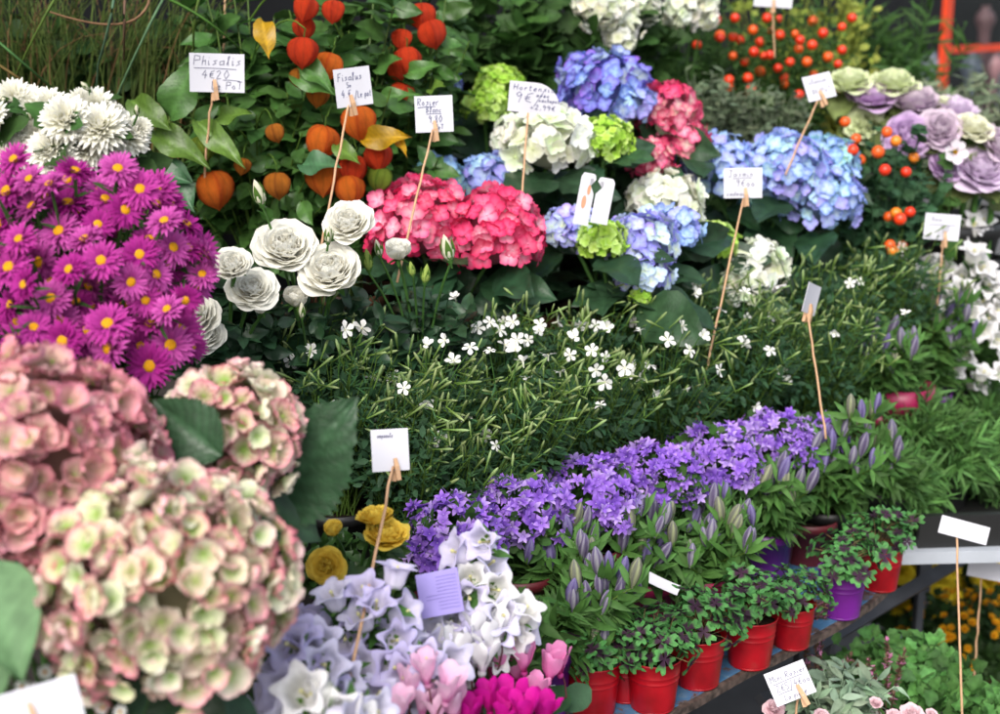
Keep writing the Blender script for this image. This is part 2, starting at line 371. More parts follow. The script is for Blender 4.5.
def leaves_at(mb, tpl, P, D, S, col, a=.22, hue=.08, N=None, roll=.5):
    P = np.atleast_2d(P); k = len(P)
    n = (np.array([0, 0, 1.0]) * .6 + TOCAM * .5 if N is None else np.asarray(N)) + rng.normal(size=(k, 3)) * .35
    D = np.asarray(D); D = np.broadcast_to(D, (k, 3))
    R = framesY(D, n, rng.uniform(-roll, roll, k), np.asarray(S) * rng.uniform(.75, 1.15, k))
    mb.add(LV[tpl] if isinstance(tpl, str) else tpl, P, R, np.asarray(col) * jit(k, a, hue))
def shoot(mb, path, tpl, n, S, col, umin=.2, out=.8, stemcol=None, r=.0012, droop=0., pairs=False):
    """a stem with leaves along it"""
    mb.add(tube(path, r * 1.2, r * .6, 4, stemcol if stemcol is not None else np.asarray(col) * 1.2))
    m = len(path) - 1; u = np.sort(rng.uniform(umin, 1, n)) if not pairs else np.repeat(np.linspace(umin, 1, max(1, n // 2)), 2)
    i = np.minimum((u * m).astype(int), m - 1); f = (u * m - i)[:, None]
    P = path[i] * (1 - f) + path[i + 1] * f; tg = nrm(path[i + 1] - path[i])
    k = len(u); side = nrm(np.cross(tg, nrm(rng.normal(size=(k, 3)))))
    if pairs: side[1::2] = -side[:len(side[1::2]) * 2:2]
    D = nrm(tg * (1 - out * .6) + side * out + np.array([0, 0, -droop]))
    leaves_at(mb, tpl, P, D, S * (1 - .35 * u), col)
def dome(c, R, k, zmin=-.1, shell=.85):
    d = nrm(rng.normal(size=(k * 4, 3))); d = d[d[:, 2] > zmin][:k]
    return np.asarray(c) + d * np.asarray(R) * rng.uniform(shell, 1.05, (len(d), 1)), d
def mkroot(name, label, cat, P, group=None, z=None):
    zb = zshelf(P) if z is None else z
    return thing(name, label, cat, (float(P[0]), float(P[1]), zb + .0), group)
def potted(name, label, cat, P, group=None, z=None, r=.045, h=.08, mat=None, kind='pot'):
    root = mkroot(name, label, cat, P, group, z); b = np.array(root['_w']); pot(root, b, r, h, mat, kind)
    return root, b, b + np.array([0, 0, h * .88])
# ------------------------------------------------------------------ hydrangeas
def head_mesh(c, R, pal, fs, zmin=-.45, squash=.88, jitr=.07):
    mb = MB(); fl = florets(pal)
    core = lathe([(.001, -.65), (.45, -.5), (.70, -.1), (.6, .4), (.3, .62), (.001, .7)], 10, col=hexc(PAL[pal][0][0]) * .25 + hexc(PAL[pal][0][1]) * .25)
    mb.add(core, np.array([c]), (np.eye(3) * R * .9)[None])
    for layer, rr in ((0, .84), (1, 1.0)):
        k = int(2 * math.pi * (1 - zmin) * (R * rr) ** 2 / (fs * fs) * ((2.4 if layer else 2.4) if pal in ('rosegreen', 'dustypink') else (1.75 if layer else 1.0))) + 4
        d = sph(k, zmin); d = nrm(d + rng.normal(size=d.shape) * .10)
        Rr = R * rr * (1 + rng.uniform(-jitr, jitr, (len(d), 1)) + .06 * np.sin(d[:, :1] * 5 + d[:, 1:2] * 4 + R * 100))
        P = c + d * Rr * np.array([1, 1, squash]); nn = nrm(d + rng.normal(size=d.shape) * (.38 if pal in ('rosegreen', 'dustypink') else .28))
        Rm = framesZ(nn, None, fs * rng.uniform(.85, 1.25, len(d)))
        w = rng.integers(0, len(fl), len(d)); cm = jit(len(d), .09, .05)
        for j in range(len(fl)):
            s = w == j
            if s.any(): mb.add(fl[j], P[s], Rm[s], cm[s])
    return mb
def hydrangea(label, heads, group='potted hydrangeas on the stand', nleaf=14, LS=.10, fs=.028, potmat=None, root_shift=(0, 0), cat='hydrangea', z=None, leafdirs=None):
    cs = [at(px, py, D) for (px, py, r, pal, D) in heads]; m = np.mean(cs, axis=0); m[:2] += N2 * .02
    m[0] += root_shift[0]; m[1] += root_shift[1]
    root, b, top = potted('hydrangea', label, cat, m, group, z, .055, .085, potmat or M_TERRA)
    mb = MB(); lf = MB()
    for (px, py, r, pal, D), c in zip(heads, cs):
        R = r * D / F
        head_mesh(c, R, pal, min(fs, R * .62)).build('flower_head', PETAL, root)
        path = curve(top + rng.uniform(-.015, .015, 3) * (1, 1, 0), c - (0, 0, R * .4), .6, 7, .2)
        mb.add(tube(path, .0035, .0028, 6, GM * 1.3))
        for k in range(nleaf):
            a = rng.uniform(0, 2 * math.pi); u = rng.uniform(.45, 1.0)
            i = int(u * 6); p = path[i] if k % 3 else c - np.array([0, 0, R * .75])
            d = np.array([math.cos(a), math.sin(a), rng.uniform(-.45, .45)])
            p = p + d * R * (.35 if k % 3 == 0 else .15)
            leaves_at(lf, 'hyd', p, d, LS * rng.uniform(.75, 1.15), GB * .8, .25, .1)
    mb.build('stems', LEAFM, root); lf.build('leaves', LEAF, root)
    return root, b
H = hydrangea
H('pink red hydrangea with two full heads behind the white roses', [(420, 226, 50, 'pinkred', 1.85), (494, 236, 50, 'pinkred', 1.85)], LS=.09)
H('blue green hydrangea mostly hidden behind the large pink red heads', [(436, 182, 27, 'aqua', 2.05), (492, 184, 30, 'blue', 2.05)], LS=.09)
H('creamy white hydrangea behind the stick of the rounded price card', [(548, 146, 40, 'white', 2.02), (518, 138, 24, 'white', 2.1)], fs=.042, LS=.1)
H('lime green hydrangea in tight bud between white and magenta heads', [(604, 142, 27, 'lime', 2.03)], fs=.014, LS=.085, nleaf=10)
H('blue violet hydrangea at the back above the lime green one', [(608, 92, 42, 'violet', 2.15), (585, 78, 26, 'violet', 2.2), (632, 108, 22, 'blue', 2.12)], nleaf=9)
H('magenta hydrangea leaning forward beside the blue violet heads', [(668, 112, 30, 'magenta', 2.15), (682, 140, 24, 'magenta', 2.15), (650, 162, 23, 'magenta', 2.1)], nleaf=9)
H('dark blue hydrangea peeking out behind the orange lanterns', [(430, 78, 28, 'violet', 2.3)], nleaf=10)
H('lime green hydrangea with small buds behind the square price card', [(500, 88, 24, 'lime', 2.25), (484, 110, 22, 'lime', 2.2)], fs=.014, nleaf=10)
H('small white hydrangea low behind the plastic picture tag', [(665, 206, 36, 'white', 2.08)], nleaf=8)
H('lilac blue hydrangea with lime green buds in front of the picture tag', [(640, 245, 34, 'lilac', 1.92), (673, 232, 26, 'blue', 1.95), (642, 275, 26, 'lilac', 1.88), (572, 232, 26, 'lilac', 1.92), (601, 243, 22, 'lime', 1.88), (640, 298, 10, 'lime', 1.86)], fs=.0255, LS=.10, nleaf=7)
H('greenish white hydrangea beside the leaning stick of the blank blue card', [(755, 270, 30, 'white', 2.08), (742, 290, 22, 'white', 2.06), (712, 243, 22, 'lime', 2.06)], nleaf=10, LS=.09)
H('large sky blue hydrangea with three round heads right of centre', [(717, 172, 40, 'blue', 2.2), (784, 170, 40, 'blue', 2.18), (820, 200, 40, 'blue', 2.2), (826, 165, 30, 'aqua', 2.24), (765, 200, 24, 'aqua', 2.24)], fs=.0235, LS=.1, nleaf=8)
# big front hydrangeas standing on the near end of the stand
BIGZ = .86
def big_hyd(label, px, py, r, pal, D, fs, leaves, nleaf=6):
    c = at(px, py, D); R = r * D / F
    root, b, top = potted('hydrangea', label, 'hydrangea', c + np.array([-.02, .02, 0]), 'large blush hydrangeas at the near left end', .79, .06, .10)
    head_mesh(c, R, pal, fs, -.75, .98, .055).build('flower_head', PETAL, root)
    path = curve(top, c - (0, 0, R * .4), .6, 7, .3); mb = MB(); mb.add(tube(path, .005, .004, 8, GM * 1.4)); mb.build('stem', LEAFM, root)
    for (bx, by, tx, ty, wd, dD) in leaves:
        p = at(bx, by, D + dD); q = at(tx, ty, D + dD * .6 - .02); Ln = np.linalg.norm(q - p)
        t = leaf(1, 1, 'ovate', 64, 6, .06, .10, .0, 0, .015, 3, serr=.20, sn=20, vein=.020, vcol=.55); t.V[:, 0] *= wd * D / F / Ln * 1.0
        m2 = MB(); m2.add(t, p[None], framesY((q - p)[None], TOCAM, rng.uniform(-.15, .15), Ln), GB[None] * .95); m2.build('leaf', LEAF, root)
    lf = MB()
    for k in range(nleaf):
        a = 2 * math.pi * k / nleaf; d = np.array([math.cos(a), math.sin(a), -.5]); leaves_at(lf, 'hyd', c - (0, 0, R * .9), d, .085, GB * .7)
    lf.build('leaves', LEAF, root)
big_hyd('huge dusty pink hydrangea head cut by the left edge of the photo', 40, 468, 108, 'dustypink', 1.02, .027, [])
big_hyd('huge pale green hydrangea head edged with pink nearest the camera', 162, 586, 114, 'rosegreen', .98, .0275, [])
big_hyd('pink rimmed green hydrangea head half hidden behind the two nearest', 232, 436, 62, 'rosegreen', 1.12, .027, [(262, 520, 352, 398, 112, .04), (222, 456, 150, 400, 66, -.07), ])
c = at(0, 640, .93); root = mkroot('foliage_plant', 'pale green broad leaved plant at the left edge below the dusty pink head', 'plant', c, None, .79)
pot(root, np.array(root['_w']), .05, .09); mb = MB()
t = leaf(1, .62, 'ovate', 24, 4, .05, .25, .2, 0, .02, 3, vein=.02)
for (bx, by, tx, ty, g) in ((-22, 560, 18, 662, 1.0), (-40, 600, -10, 700, .8), (-30, 640, -70, 560, .8)):
    p = at(bx, by, .93); q = at(tx, ty, .88); mb.add(t, p[None], framesY((q - p)[None], TOCAM + (.5, 0, 0), 0, np.linalg.norm(q - p) * 1.05), hexc('6f9468')[None] * g)
    mb.add(tube(curve(np.array(root['_w']) + (0, 0, .08), p, .8, 6, .2), .003, .002, 5, GM))
mb.build('leaves', LEAFM, root)
# ------------------------------------------------------------------ flower templates
random.seed(3)
def aster_t(seed):
    random.seed(seed)
    c = [hexc('ac1c90'), hexc('981480'), hexc('bc309c')][seed]; ce = [hexc('cc48ac'), hexc('b83098'), hexc('d864bc')][seed]; c0 = hexc('881470')
    p = [leaf(.5, .10, 'strap', 3, 1, .25, cu, 0, 0, .04, 3, c0=c0, c1=ce, seed=seed + i) for i, cu in enumerate((.05, .2, -.1))]
    ts = [whorl(p, 26, math.radians(84), .05, 0, 0, .12, .25), whorl(p, 24, math.radians(70), .04, .015, .1, .14, .25, .93), whorl(p, 18, math.radians(55), .04, .02, .2, .18, .3, .78)]
    d = lathe([(.145, .0), (.15, .05), (.12, .10), (.06, .12), (.001, .115)], 12, col=hexc('e8a818'))
    bump = lathe([(.018, 0), (.012, .02), (.001, .026)], 5, col=hexc('f0bc30'))
    b = [bump.tf(None, (r * math.cos(a), r * math.sin(a), .12 - r * .42)) for r, n in ((.03, 4), (.07, 9), (.115, 14)) for a in [2 * math.pi * i / n + r * 40 for i in range(n)]]
    return merge(ts + [d] + b)
ASTER = [mesh_of(aster_t(i), 'flower', PETAL) for i in range(3)]
def mum_t(seed, c0, c1):
    random.seed(seed); ts = []
    for i, (al, n, s) in enumerate(((112, 24, 1), (98, 26, 1.0), (84, 26, .97), (70, 24, .9), (56, 22, .82), (43, 18, .72), (30, 14, .6), (16, 9, .48))):
        p = [leaf(.5, .12, 'strap', 4, 1, .55, -.25 + .1 * j, 0, 0, .03, 3, c0=c0, c1=c1, seed=seed + i + j) for j in range(2)]
        ts.append(whorl(p, n, math.radians(al), .015, .0, i, .14, .3, s))
    return merge(ts)
MUMW = [mesh_of(mum_t(i, hexc('f0ecc0'), hexc('fbfaf4')), 'flower', PETAL) for i in (1, 2)]
MUMY = [mesh_of(mum_t(i, hexc('c8a010'), hexc('ecd838')), 'flower', PETAL) for i in (3, 4)]
def rose_t(seed, cin, cout, cedge, layers=7, open_=1.0, frill=.02, green=None):
    random.seed(seed); ts = []; n = int(layers * 5.5)
    for k in range(n):
        u = (k + .5) / n; al = math.radians(4 + 80 * u ** .9 * open_) + random.uniform(-.09, .09)
        L = .22 + .27 * u; W = .32 + .36 * u; c = mixc(cin, cout, u ** .7)
        p = leaf(L, W, 'wide', 7, 3, 0, -.22 + .14 * u, .42 - .18 * u, .06 + .16 * u * random.uniform(.4, 1.3), frill * random.uniform(.5, 1.3), 6, c0=c, c1=mixc(c, cedge, .7), ce=cedge, seed=seed * 97 + k)
        d = np.array([0, math.sin(al), math.cos(al)]); z = np.array([0, -math.cos(al), math.sin(al)]); R = np.stack([np.cross(d, z), d, z], axis=1); A = rz(k * 2.399963 + random.uniform(-.2, .2))
        ts.append(p.tf(A @ R, A @ np.array([0, .01 + .10 * u, .05 - .15 * u]), random.uniform(.92, 1.08)))
    sep = leaf(.3, .12, 'lance', 4, 1, .2, .1, c0=GM * 1.3)
    ts.append(whorl(sep, 5, math.radians(100), .03, -.12)); ts.append(lathe([(.001, -.22), (.05, -.2), (.07, -.14), (.09, -.08), (.001, .0)], 8, col=GM * 1.4))
    return merge(ts)
W1, W2, W3 = hexc('feefbc'), hexc('fff9e2'), hexc('fffef6')
ROSEW = [mesh_of(rose_t(i, W1, W2, W3, 10, o_, .016), 'flower', PETALW) for i, o_ in ((1, .95), (2, .85), (3, .72))]
ROSEWB = mesh_of(rose_t(5, W1, W2, W3, 6, .35), 'flower', PETALW)
ROSEY = [mesh_of(rose_t(i, hexc('ffa800'), hexc('ffcc14'), hexc('ffe468'), 10, .8), 'flower', PETALW) for i in (7, 8)]
ROSEYB = mesh_of(rose_t(9, hexc('ffb000'), hexc('ffcc18'), hexc('ffe468'), 6, .3), 'flower', PETAL)
ROSEP = [mesh_of(rose_t(i, hexc('e8a8b8'), hexc('f0c0cc'), hexc('f6d8de'), 8), 'flower', PETAL) for i in (10, 11)]
def budt(c, L=1.0):
    b = lathe([(.001, 0), (.10, .02), (.20, .18), (.22, .36), (.17, .6), (.09, .85), (.001, 1)], 12, rmod=lambda a, u: 1 + .08 * math.cos(3 * a + u * 5), colf=lambda a, u: mixc(c, c * .8, abs(math.sin(1.5 * a + u * 3)) ** 4), twist=1.2)
    s = whorl(leaf(.8, .26, 'lance', 5, 1, -.25, -.12, c0=GM * 1.5, c1=GL * .8), 5, math.radians(16), .12, -.0)
    k = lathe([(.03, -.3), (.05, -.15), (.12, -.05), (.13, .04)], 8, col=GM * 1.6); return merge([b, s, k])
BUDW = mesh_of(budt(hexc('ecead0')), 'bud', PETAL); BUDG = mesh_of(budt(hexc('a8c060')), 'bud', PETAL)
def place_flower(me, name, root, P, Z, S, foli=None, top=None, rs=.0014, label=None, roll=None, sc=GM * 1.5, sink=.1):
    R = framesZ(np.asarray(Z)[None], roll, S)[0]
    inst(me, name, root, P, R, label)
    if foli is not None: foli.add(tube(curve(top, np.asarray(P) - nrm(Z) * S * sink, .65, 7, .12), rs * 1.3, rs, 5, sc))
def facing(k=.35, up=.55, P=None): return nrm(TOCAM * .8 + np.array([0, 0, up]) + rng.normal(size=3) * k)
# ------------------------------------------------------------------ purple asters
AD = [(15, 160), (68, 204), (33, 207), (8, 192), (75, 172), (118, 170), (140, 190), (155, 205), (41, 262), (102, 261), (12, 305), (60, 232), (20, 240), (120, 232), (155, 275), (140, 190), (187, 249), (202, 275), (124, 302), (77, 303), (52, 299), (34, 328), (64, 341), (110, 348), (92, 262), (150, 366), (168, 310), (180, 330), (186, 225), (165, 222), (10, 268), (140, 255), (130, 282), (88, 330), (15, 345), (172, 248), (105, 200), (0, 225), (50, 185), (150, 240), (185, 300), (85, 240), (108, 325), (25, 285), (170, 345), (-12, 250), (-10, 320), (90, 285), (140, 345), (98, 225), (205, 255), (150, 325), (70, 270), (30, 180), (-14, 180), (125, 210), (60, 320), (145, 300)]
cA = at(85, 300, 1.3)
root, b, top = potted('aster', 'magenta purple asters with yellow centres below the white chrysanthemums', 'aster', cA, None, None, .07, .12, M_MAROON)
foli = MB()
AD += [(rng.uniform(-10, 200), rng.uniform(175, 350)) for _ in range(40)]
AD = [a for a in AD if not (a[0] > 150 and a[1] < 190) and not (a[0] > 176 and a[1] < 222)]
for i, (px, py) in enumerate(AD[:96]):
    D = 1.20 + .0003 * (px - 90) - (py - 260) * .00025 + rng.uniform(-.03, .03) + (.05 if i > 57 else 0); P = at(px, py, D)
    Z = nrm(TOCAM * .75 + np.array([(px - 85) / 220, 0, .35 - (py - 260) / 300]) + rng.normal(size=3) * .30)
    place_flower(ASTER[i % 3], 'flower', root, P, Z, .0365 * rng.uniform(.8, 1.12), foli, top, .0014, sink=.02)
    pp = curve(top, P - nrm(Z) * .004, .65, 8, .35)
    shoot(foli, pp, 'narrow', 12, .035, GM * .9, .4)
foli.build('foliage', LEAFM, root)
# ------------------------------------------------------------------ white chrysanthemums
MD = [(8, 132, 44), (52, 150, 46), (32, 108, 40), (100, 128, 50), (66, 120, 46), (14, 100, 40), (126, 136, 44), (86, 148, 46), (20, 172, 26), (2, 160, 36), (112, 118, 30), (84, 106, 34), (-12, 120, 40), (140, 128, 22), (40, 135, 40), (75, 135, 40), (118, 142, 34), (60, 165, 36), (95, 108, 38), (24, 150, 40), (48, 105, 34)]
cM = at(60, 140, 1.42)
root, b, top = potted('chrysanthemum', 'white chrysanthemums with full shaggy heads at the left edge', 'chrysanthemum', cM + (0, .05, 0), None, None, .07, .12)
foli = MB()
for i, (px, py, s) in enumerate(MD):
    P = at(px, py, 1.36 + rng.uniform(-.03, .03)); Z = nrm(TOCAM * .8 + np.array([(px - 60) / 200, 0, .4]) + rng.normal(size=3) * .15)
    place_flower(MUMW[i % 2], 'flower', root, P, Z, s * 1.36 / F * 1.12, foli, top, .002)
    shoot(foli, curve(top, P, .65, 8, .35), 'lobed', 6, .06, GM * .8, .5)
for (px, py) in ((3, 100), (89, 90), (137, 115), (98, 152), (34, 120)):
    P = at(px, py, 1.35); place_flower(BUDW, 'bud', root, P, facing(), .012, foli, top, .0012)
foli.build('foliage', LEAFM, root)
# ------------------------------------------------------------------ white roses
ROSES = [(286, 251, 60, 0), (332, 275, 62, 0), (349, 226, 48, 0), (252, 291, 44, 0), (233, 268, 40, 0), (295, 302, 30, 1), (398, 255, 32, 1), (196, 322, 52, 0), (450, 252, 20, 2), (205, 338, 40, 0), (262, 310, 22, 1)]
RB = [(259, 200, 24), (369, 270, 20), (380, 256, 16), (425, 283, 18), (413, 276, 14), (328, 243, 16), (302, 318, 15)]
def rose_bush(label, cen, blooms, buds, nshoot, R, group='potted white roses', D0=1.58, potz=None):
    c = at(cen[0], cen[1], D0 + .05); root, b, top = potted('rose_bush', label, 'rose', c, group, potz, .05, .09, M_MAROON)
    foli = MB()
    for (px, py, s, k) in blooms:
        D = D0 - .03 + rng.uniform(-.02, .02); P = at(px, py, D)
        if k == 2: place_flower(BUDW, 'bud', root, P - (0, 0, .01), nrm(np.array([rng.uniform(-.3, .3), -.1, 1])), s * 1.4 * D / F, foli, top, .0016); continue
        Z = nrm(TOCAM * .9 + np.array([rng.uniform(-.3, .3), 0, .75])) if k == 0 else nrm(np.array([rng.uniform(-.3, .3), -.35, 1]))
        place_flower(ROSEW[int(px) % 3] if k == 0 else ROSEWB, 'flower', root, P, Z, s * D / F * (1.06 if k == 0 else 1.15), foli, top, .002, sink=.15)
    for (px, py, s) in buds:
        P = at(px, py, D0 - .04); place_flower(BUDG if px % 2 else BUDW, 'bud', root, P, nrm(np.array([rng.uniform(-.25, .25), -.1, 1])), s * D0 / F * 1.1, foli, top, .0014, sink=.2)
    tips, dd = dome(c - (0, 0, .03), R, nshoot, -.35, .6)
    for p in tips: shoot(foli, curve(top + rdir(1)[0] * .01, p, .6, 7, .35), 'rose', 13, .045, GB * .75, .3, .9)
    foli.build('foliage', LEAF, root); return root
rose_bush('white rose bush with large open blooms below the orange lanterns', (310, 310), ROSES[:3] + [ROSES[5]], [RB[5], RB[6], (262, 205, 24)][:3], 46, (.10, .08, .07))
rose_bush('white rose bush with tight buds before the pink red hydrangea', (420, 308), [ROSES[6], ROSES[8]], RB[1:5], 46, (.10, .08, .06), D0=1.66)
rose_bush('white rose bush with small blooms beside the asters', (225, 300), [ROSES[3], ROSES[4], ROSES[7], ROSES[9], ROSES[10]], [], 40, (.08, .07, .08), D0=1.5)
# ------------------------------------------------------------------ physalis
def lantern_t(c0, c1):
    pr = [(.001, -.04), (.14, .0), (.28, -.03), (.42, -.12), (.51, -.26), (.53, -.42), (.49, -.60), (.38, -.76), (.24, -.88), (.11, -.96), (.03, -1.02), (.001, -1.06)]
    def rm(a, u): return 1 - .24 * (abs(math.sin(2.5 * a)) ** .8) * math.sin(math.pi * min(.98, max(.05, u))) ** .4 + .025 * math.sin(7 * a + 9 * u) + .012 * math.sin(19 * a - 23 * u)
    def cf(a, u): return mixc(c0, c1, (1 - abs(math.sin(2.5 * a))) ** 3 * .8 + (.5 * (1 - u) ** 6)) * (1 - .14 * abs(math.cos(5 * a)) ** 10 - .07 * abs(math.sin(a * 10 + 14 * u)) ** 8 + .04 * math.sin(u * 40 + 3 * a))
    t = lathe(pr[::1], 40, rmod=rm, colf=cf)
    t.V[:, 2] += .0
    s = tube(np.array([(0, 0, .0), (0, .01, .15), (.02, .05, .3)]), .025, .02, 5, GL)
    return merge([t, s])
LAN = {'red': mesh_of(lantern_t(hexc('f04c20'), hexc('d03816')), 'lantern', LANT), 'orange': mesh_of(lantern_t(hexc('fc8428'), hexc('e85c18')), 'lantern', LANT),
       'amber': mesh_of(lantern_t(hexc('d88428'), hexc('a85a18')), 'lantern', LANT), 'green': mesh_of(lantern_t(hexc('90a838'), hexc('5e8020')), 'lantern', LANT)}
PH = {
    'a': ('physalis with orange paper lanterns left of the slanted price card', (255, 150), [(210, 194, 40, 'orange'), (304, 55, 32, 'red'), (273, 135, 20, 'amber'), (277, 188, 28, 'amber'), (203, 152, 28, 'green'), (307, 12, 27, 'red'), (243, 168, 18, 'amber'), (180, 148, 20, 'green')], 1.85),
    'b': ('physalis with a cluster of bright orange lanterns under the slanted price card', (345, 140), [(325, 146, 36, 'orange'), (358, 126, 36, 'orange'), (324, 181, 38, 'orange'), (355, 172, 30, 'red'), (347, 193, 32, 'orange'), (383, 182, 27, 'green'), (376, 160, 30, 'red'), (332, 70, 30, 'orange'), (303, 30, 24, 'red'), (300, 80, 22, 'amber'), (335, 14, 24, 'red'), (320, 98, 24, 'amber')], 1.88),
    'c': ('tall physalis with red lanterns above the square price card', (400, 80), [(421, 19, 29, 'red'), (428, 37, 30, 'red'), (407, 64, 30, 'red'), (403, 98, 28, 'red'), (404, 42, 22, 'red'), (395, 72, 24, 'red')], 1.98),
}
YEL = hexc('c49a20')
for kk, (label, cen, lans, D0) in PH.items():
    c = at(cen[0], cen[1], D0 + .06); root, b, top = potted('physalis', label, 'physalis', c, 'potted physalis', None, .055, .1)
    foli = MB(); yl = MB()
    nst = 13; stems = []
    for i in range(nst):
        tip = at(cen[0] + rng.uniform(-75, 60), rng.uniform(-30, 60), D0 + rng.uniform(-.02, .16)); pth = curve(top + rdir(1)[0] * (.02, .02, 0), tip, .6, 9, .5); stems.append(pth)
        shoot(foli, pth, 'ovate', 22, .075, GM * 1.1, .25, .95, GL * .6, .0022, .25)
    for i in range(22):
        tip = at(cen[0] + rng.uniform(-80, 70), cen[1] + rng.uniform(-70, 90), D0 + rng.uniform(-.05, .06)); pth = curve(top, tip, .6, 7, .4)
        shoot(foli, pth, 'ovate', 11, .058, GM * 1.25, .4, .95, GL * .6, .0018, .25)
    for (px, py, s, col) in lans:
        D = D0 - .07 + rng.uniform(-.015, .015); S = s * 1.0 * D / F; P = at(px, py - s * .55, D)
        R = framesZ(nrm(np.array([rng.uniform(-.3, .3), rng.uniform(-.1, .4), 1]))[None], None, S)[0]; o = inst(LAN[col], 'lantern', root, P, R @ np.diag([1.0, 1.0, .95]))
        foli.add(tube(curve(np.array([c[0], c[1], P[2] - .03]), P + R[:, 2] * .28, 1.8, 6, .6), .0016, .001, 5, GL * .8))
    foli.build('foliage', LEAF, root)
    LP = {'a': [(170, 120, 190, 60, 38, GM * 1.7), (150, 130, 205, 158, 30, GL * .8), (130, 100, 165, 125, 28, GL * .75), (195, 120, 240, 160, 24, GL), (215, 120, 245, 108, 20, GL), (160, 160, 190, 205, 34, GB * 1.7), (130, 165, 185, 178, 30, GB * 1.6), (262, 20, 268, 50, 22, YEL)],
          'b': [(395, 135, 405, 150, 10, YEL), (362, 140, 404, 134, 24, YEL), (300, 165, 335, 160, 28, GB * 2), (290, 75, 335, 90, 20, GM * 2), (335, 145, 355, 158, 18, GL), (300, 60, 330, 85, 22, GM * 1.8)],
          'c': [(375, 70, 395, 55, 22, GM * 2), (430, 90, 440, 82, 16, GL), (405, 75, 435, 62, 18, GM * 2), (375, 98, 420, 90, 14, GM * 1.8)]}[kk]
    for (bx, by, tx, ty, wd, cc) in LP:
        p = at(bx, by, D0 - .08); q = at(tx, ty, D0 - .12); Ln = np.linalg.norm(q - p)
        t = leaf(1, 1, 'ovate', 28, 4, .10, .22, 0, 0, .07, 3, vein=.018, vcol=.35, serr=.05, sn=9); t.V[:, 0] *= wd * D0 / F / Ln
        yl.add(t, p[None], framesY((q - p)[None], TOCAM + (0, 0, .4), rng.uniform(-.3, .3), Ln), np.asarray(cc)[None] * .8)
        yl.add(tube(curve(np.array([c[0], c[1], p[2] - .06]), p, .6, 5, .6), .0014, .001, 5, GM * 1.6))
    yl.build('leaves', LEAF, root)
# ------------------------------------------------------------------ white starry bushy plants
def star_t(seed, c0, c1, prof='obov', W=.36, al=78, tube_=.35, n=5, cz=None):
    random.seed(seed); p = [leaf(.5, W * .5 * 1.6, prof, 4, 1, .12, .25 - .3 * j, 0, 0, .03, 3, c0=c0, c1=c1, seed=seed + j) for j in range(2)]
    t = whorl(p, n, math.radians(al), .03, 0, 0, .12, .06)
    tb = lathe([(.035, -tube_), (.05, -tube_ * .5), (.07, 0), (.03, .005)], 6, col=mixc(c0, GL, .3)); st_ = lathe([(.03, 0), (.03, .05), (.001, .07)], 5, col=cz if cz is not None else hexc('d8d890'))
    return merge([t, tb, st_])
STARW = [mesh_of(star_t(i, hexc('f4f4e8'), hexc('fcfcfa'), W=.46, al=a_), 'flower', PETAL) for i, a_ in ((1, 80), (2, 62), (3, 92), (4, 45))]
SBUD = lathe([(.001, 0), (.03, .05), (.03, .3), (.055, .6), (.065, .75), (.04, .92), (.001, 1)], 6, colf=lambda a, u: mixc(GL * .8, hexc('c8d8a0'), max(0, u - .3)))
WB = [((335, 385), 1.55), ((300, 340), 1.62), ((425, 385), 1.62), ((400, 430), 1.55), ((505, 340), 1.78), ((505, 405), 1.63), ((590, 330), 1.86), ((575, 385), 1.72), ((660, 365), 1.82), ((740, 340), 1.95), ((700, 310), 2.0), ((815, 290), 2.08), ((800, 340), 2.02), ((880, 265), 2.2), ((450, 455), 1.58)]
WLAB = ['behind the serrated dark leaf', 'just below the two largest white roses', 'below the white rose buds', 'behind the blank card with clothespin', 'with the densest white flowers under the pink hydrangea', 'in the middle of the display, mostly buds', 'under the lilac blue hydrangea', 'above the left part of the purple bellflowers', 'left of the long leaning stick', 'right of the long leaning stick', 'under the greenish white hydrangea', 'right of the greenish white hydrangea', 'around the thin edge on price card', 'below the orange red berries at the right', 'directly behind the leftmost purple bellflowers']
WF = [(478, 328), (490, 322), (500, 330), (513, 322), (540, 325), (517, 340), (525, 342), (557, 322), (505, 345), (515, 350), (523, 362), (528, 340), (580, 325), (575, 337), (607, 327), (570, 355), (592, 350), (596, 370), (605, 382), (632, 366), (640, 378), (655, 392), (625, 368), (668, 340), (682, 326), (703, 335), (720, 370), (743, 337), (695, 293), (653, 295), (770, 350), (720, 310), (404, 388), (362, 328), (455, 298), (427, 345), (445, 340), (345, 330), (770, 247), (905, 313), (850, 283), (835, 332), (783, 370), (785, 380), (755, 407), (560, 372), (650, 365), (745, 292), (548, 355), (470, 347), (490, 350), (640, 330), (600, 405), (690, 350)]
foci = [at(c[0], c[1], D) for c, D in WB]; owner = {}
for f in WF:
    j = min(range(len(WB)), key=lambda i: (WB[i][0][0] - f[0]) ** 2 + 2 * (WB[i][0][1] - 25 - f[1]) ** 2); owner.setdefault(j, []).append(f)
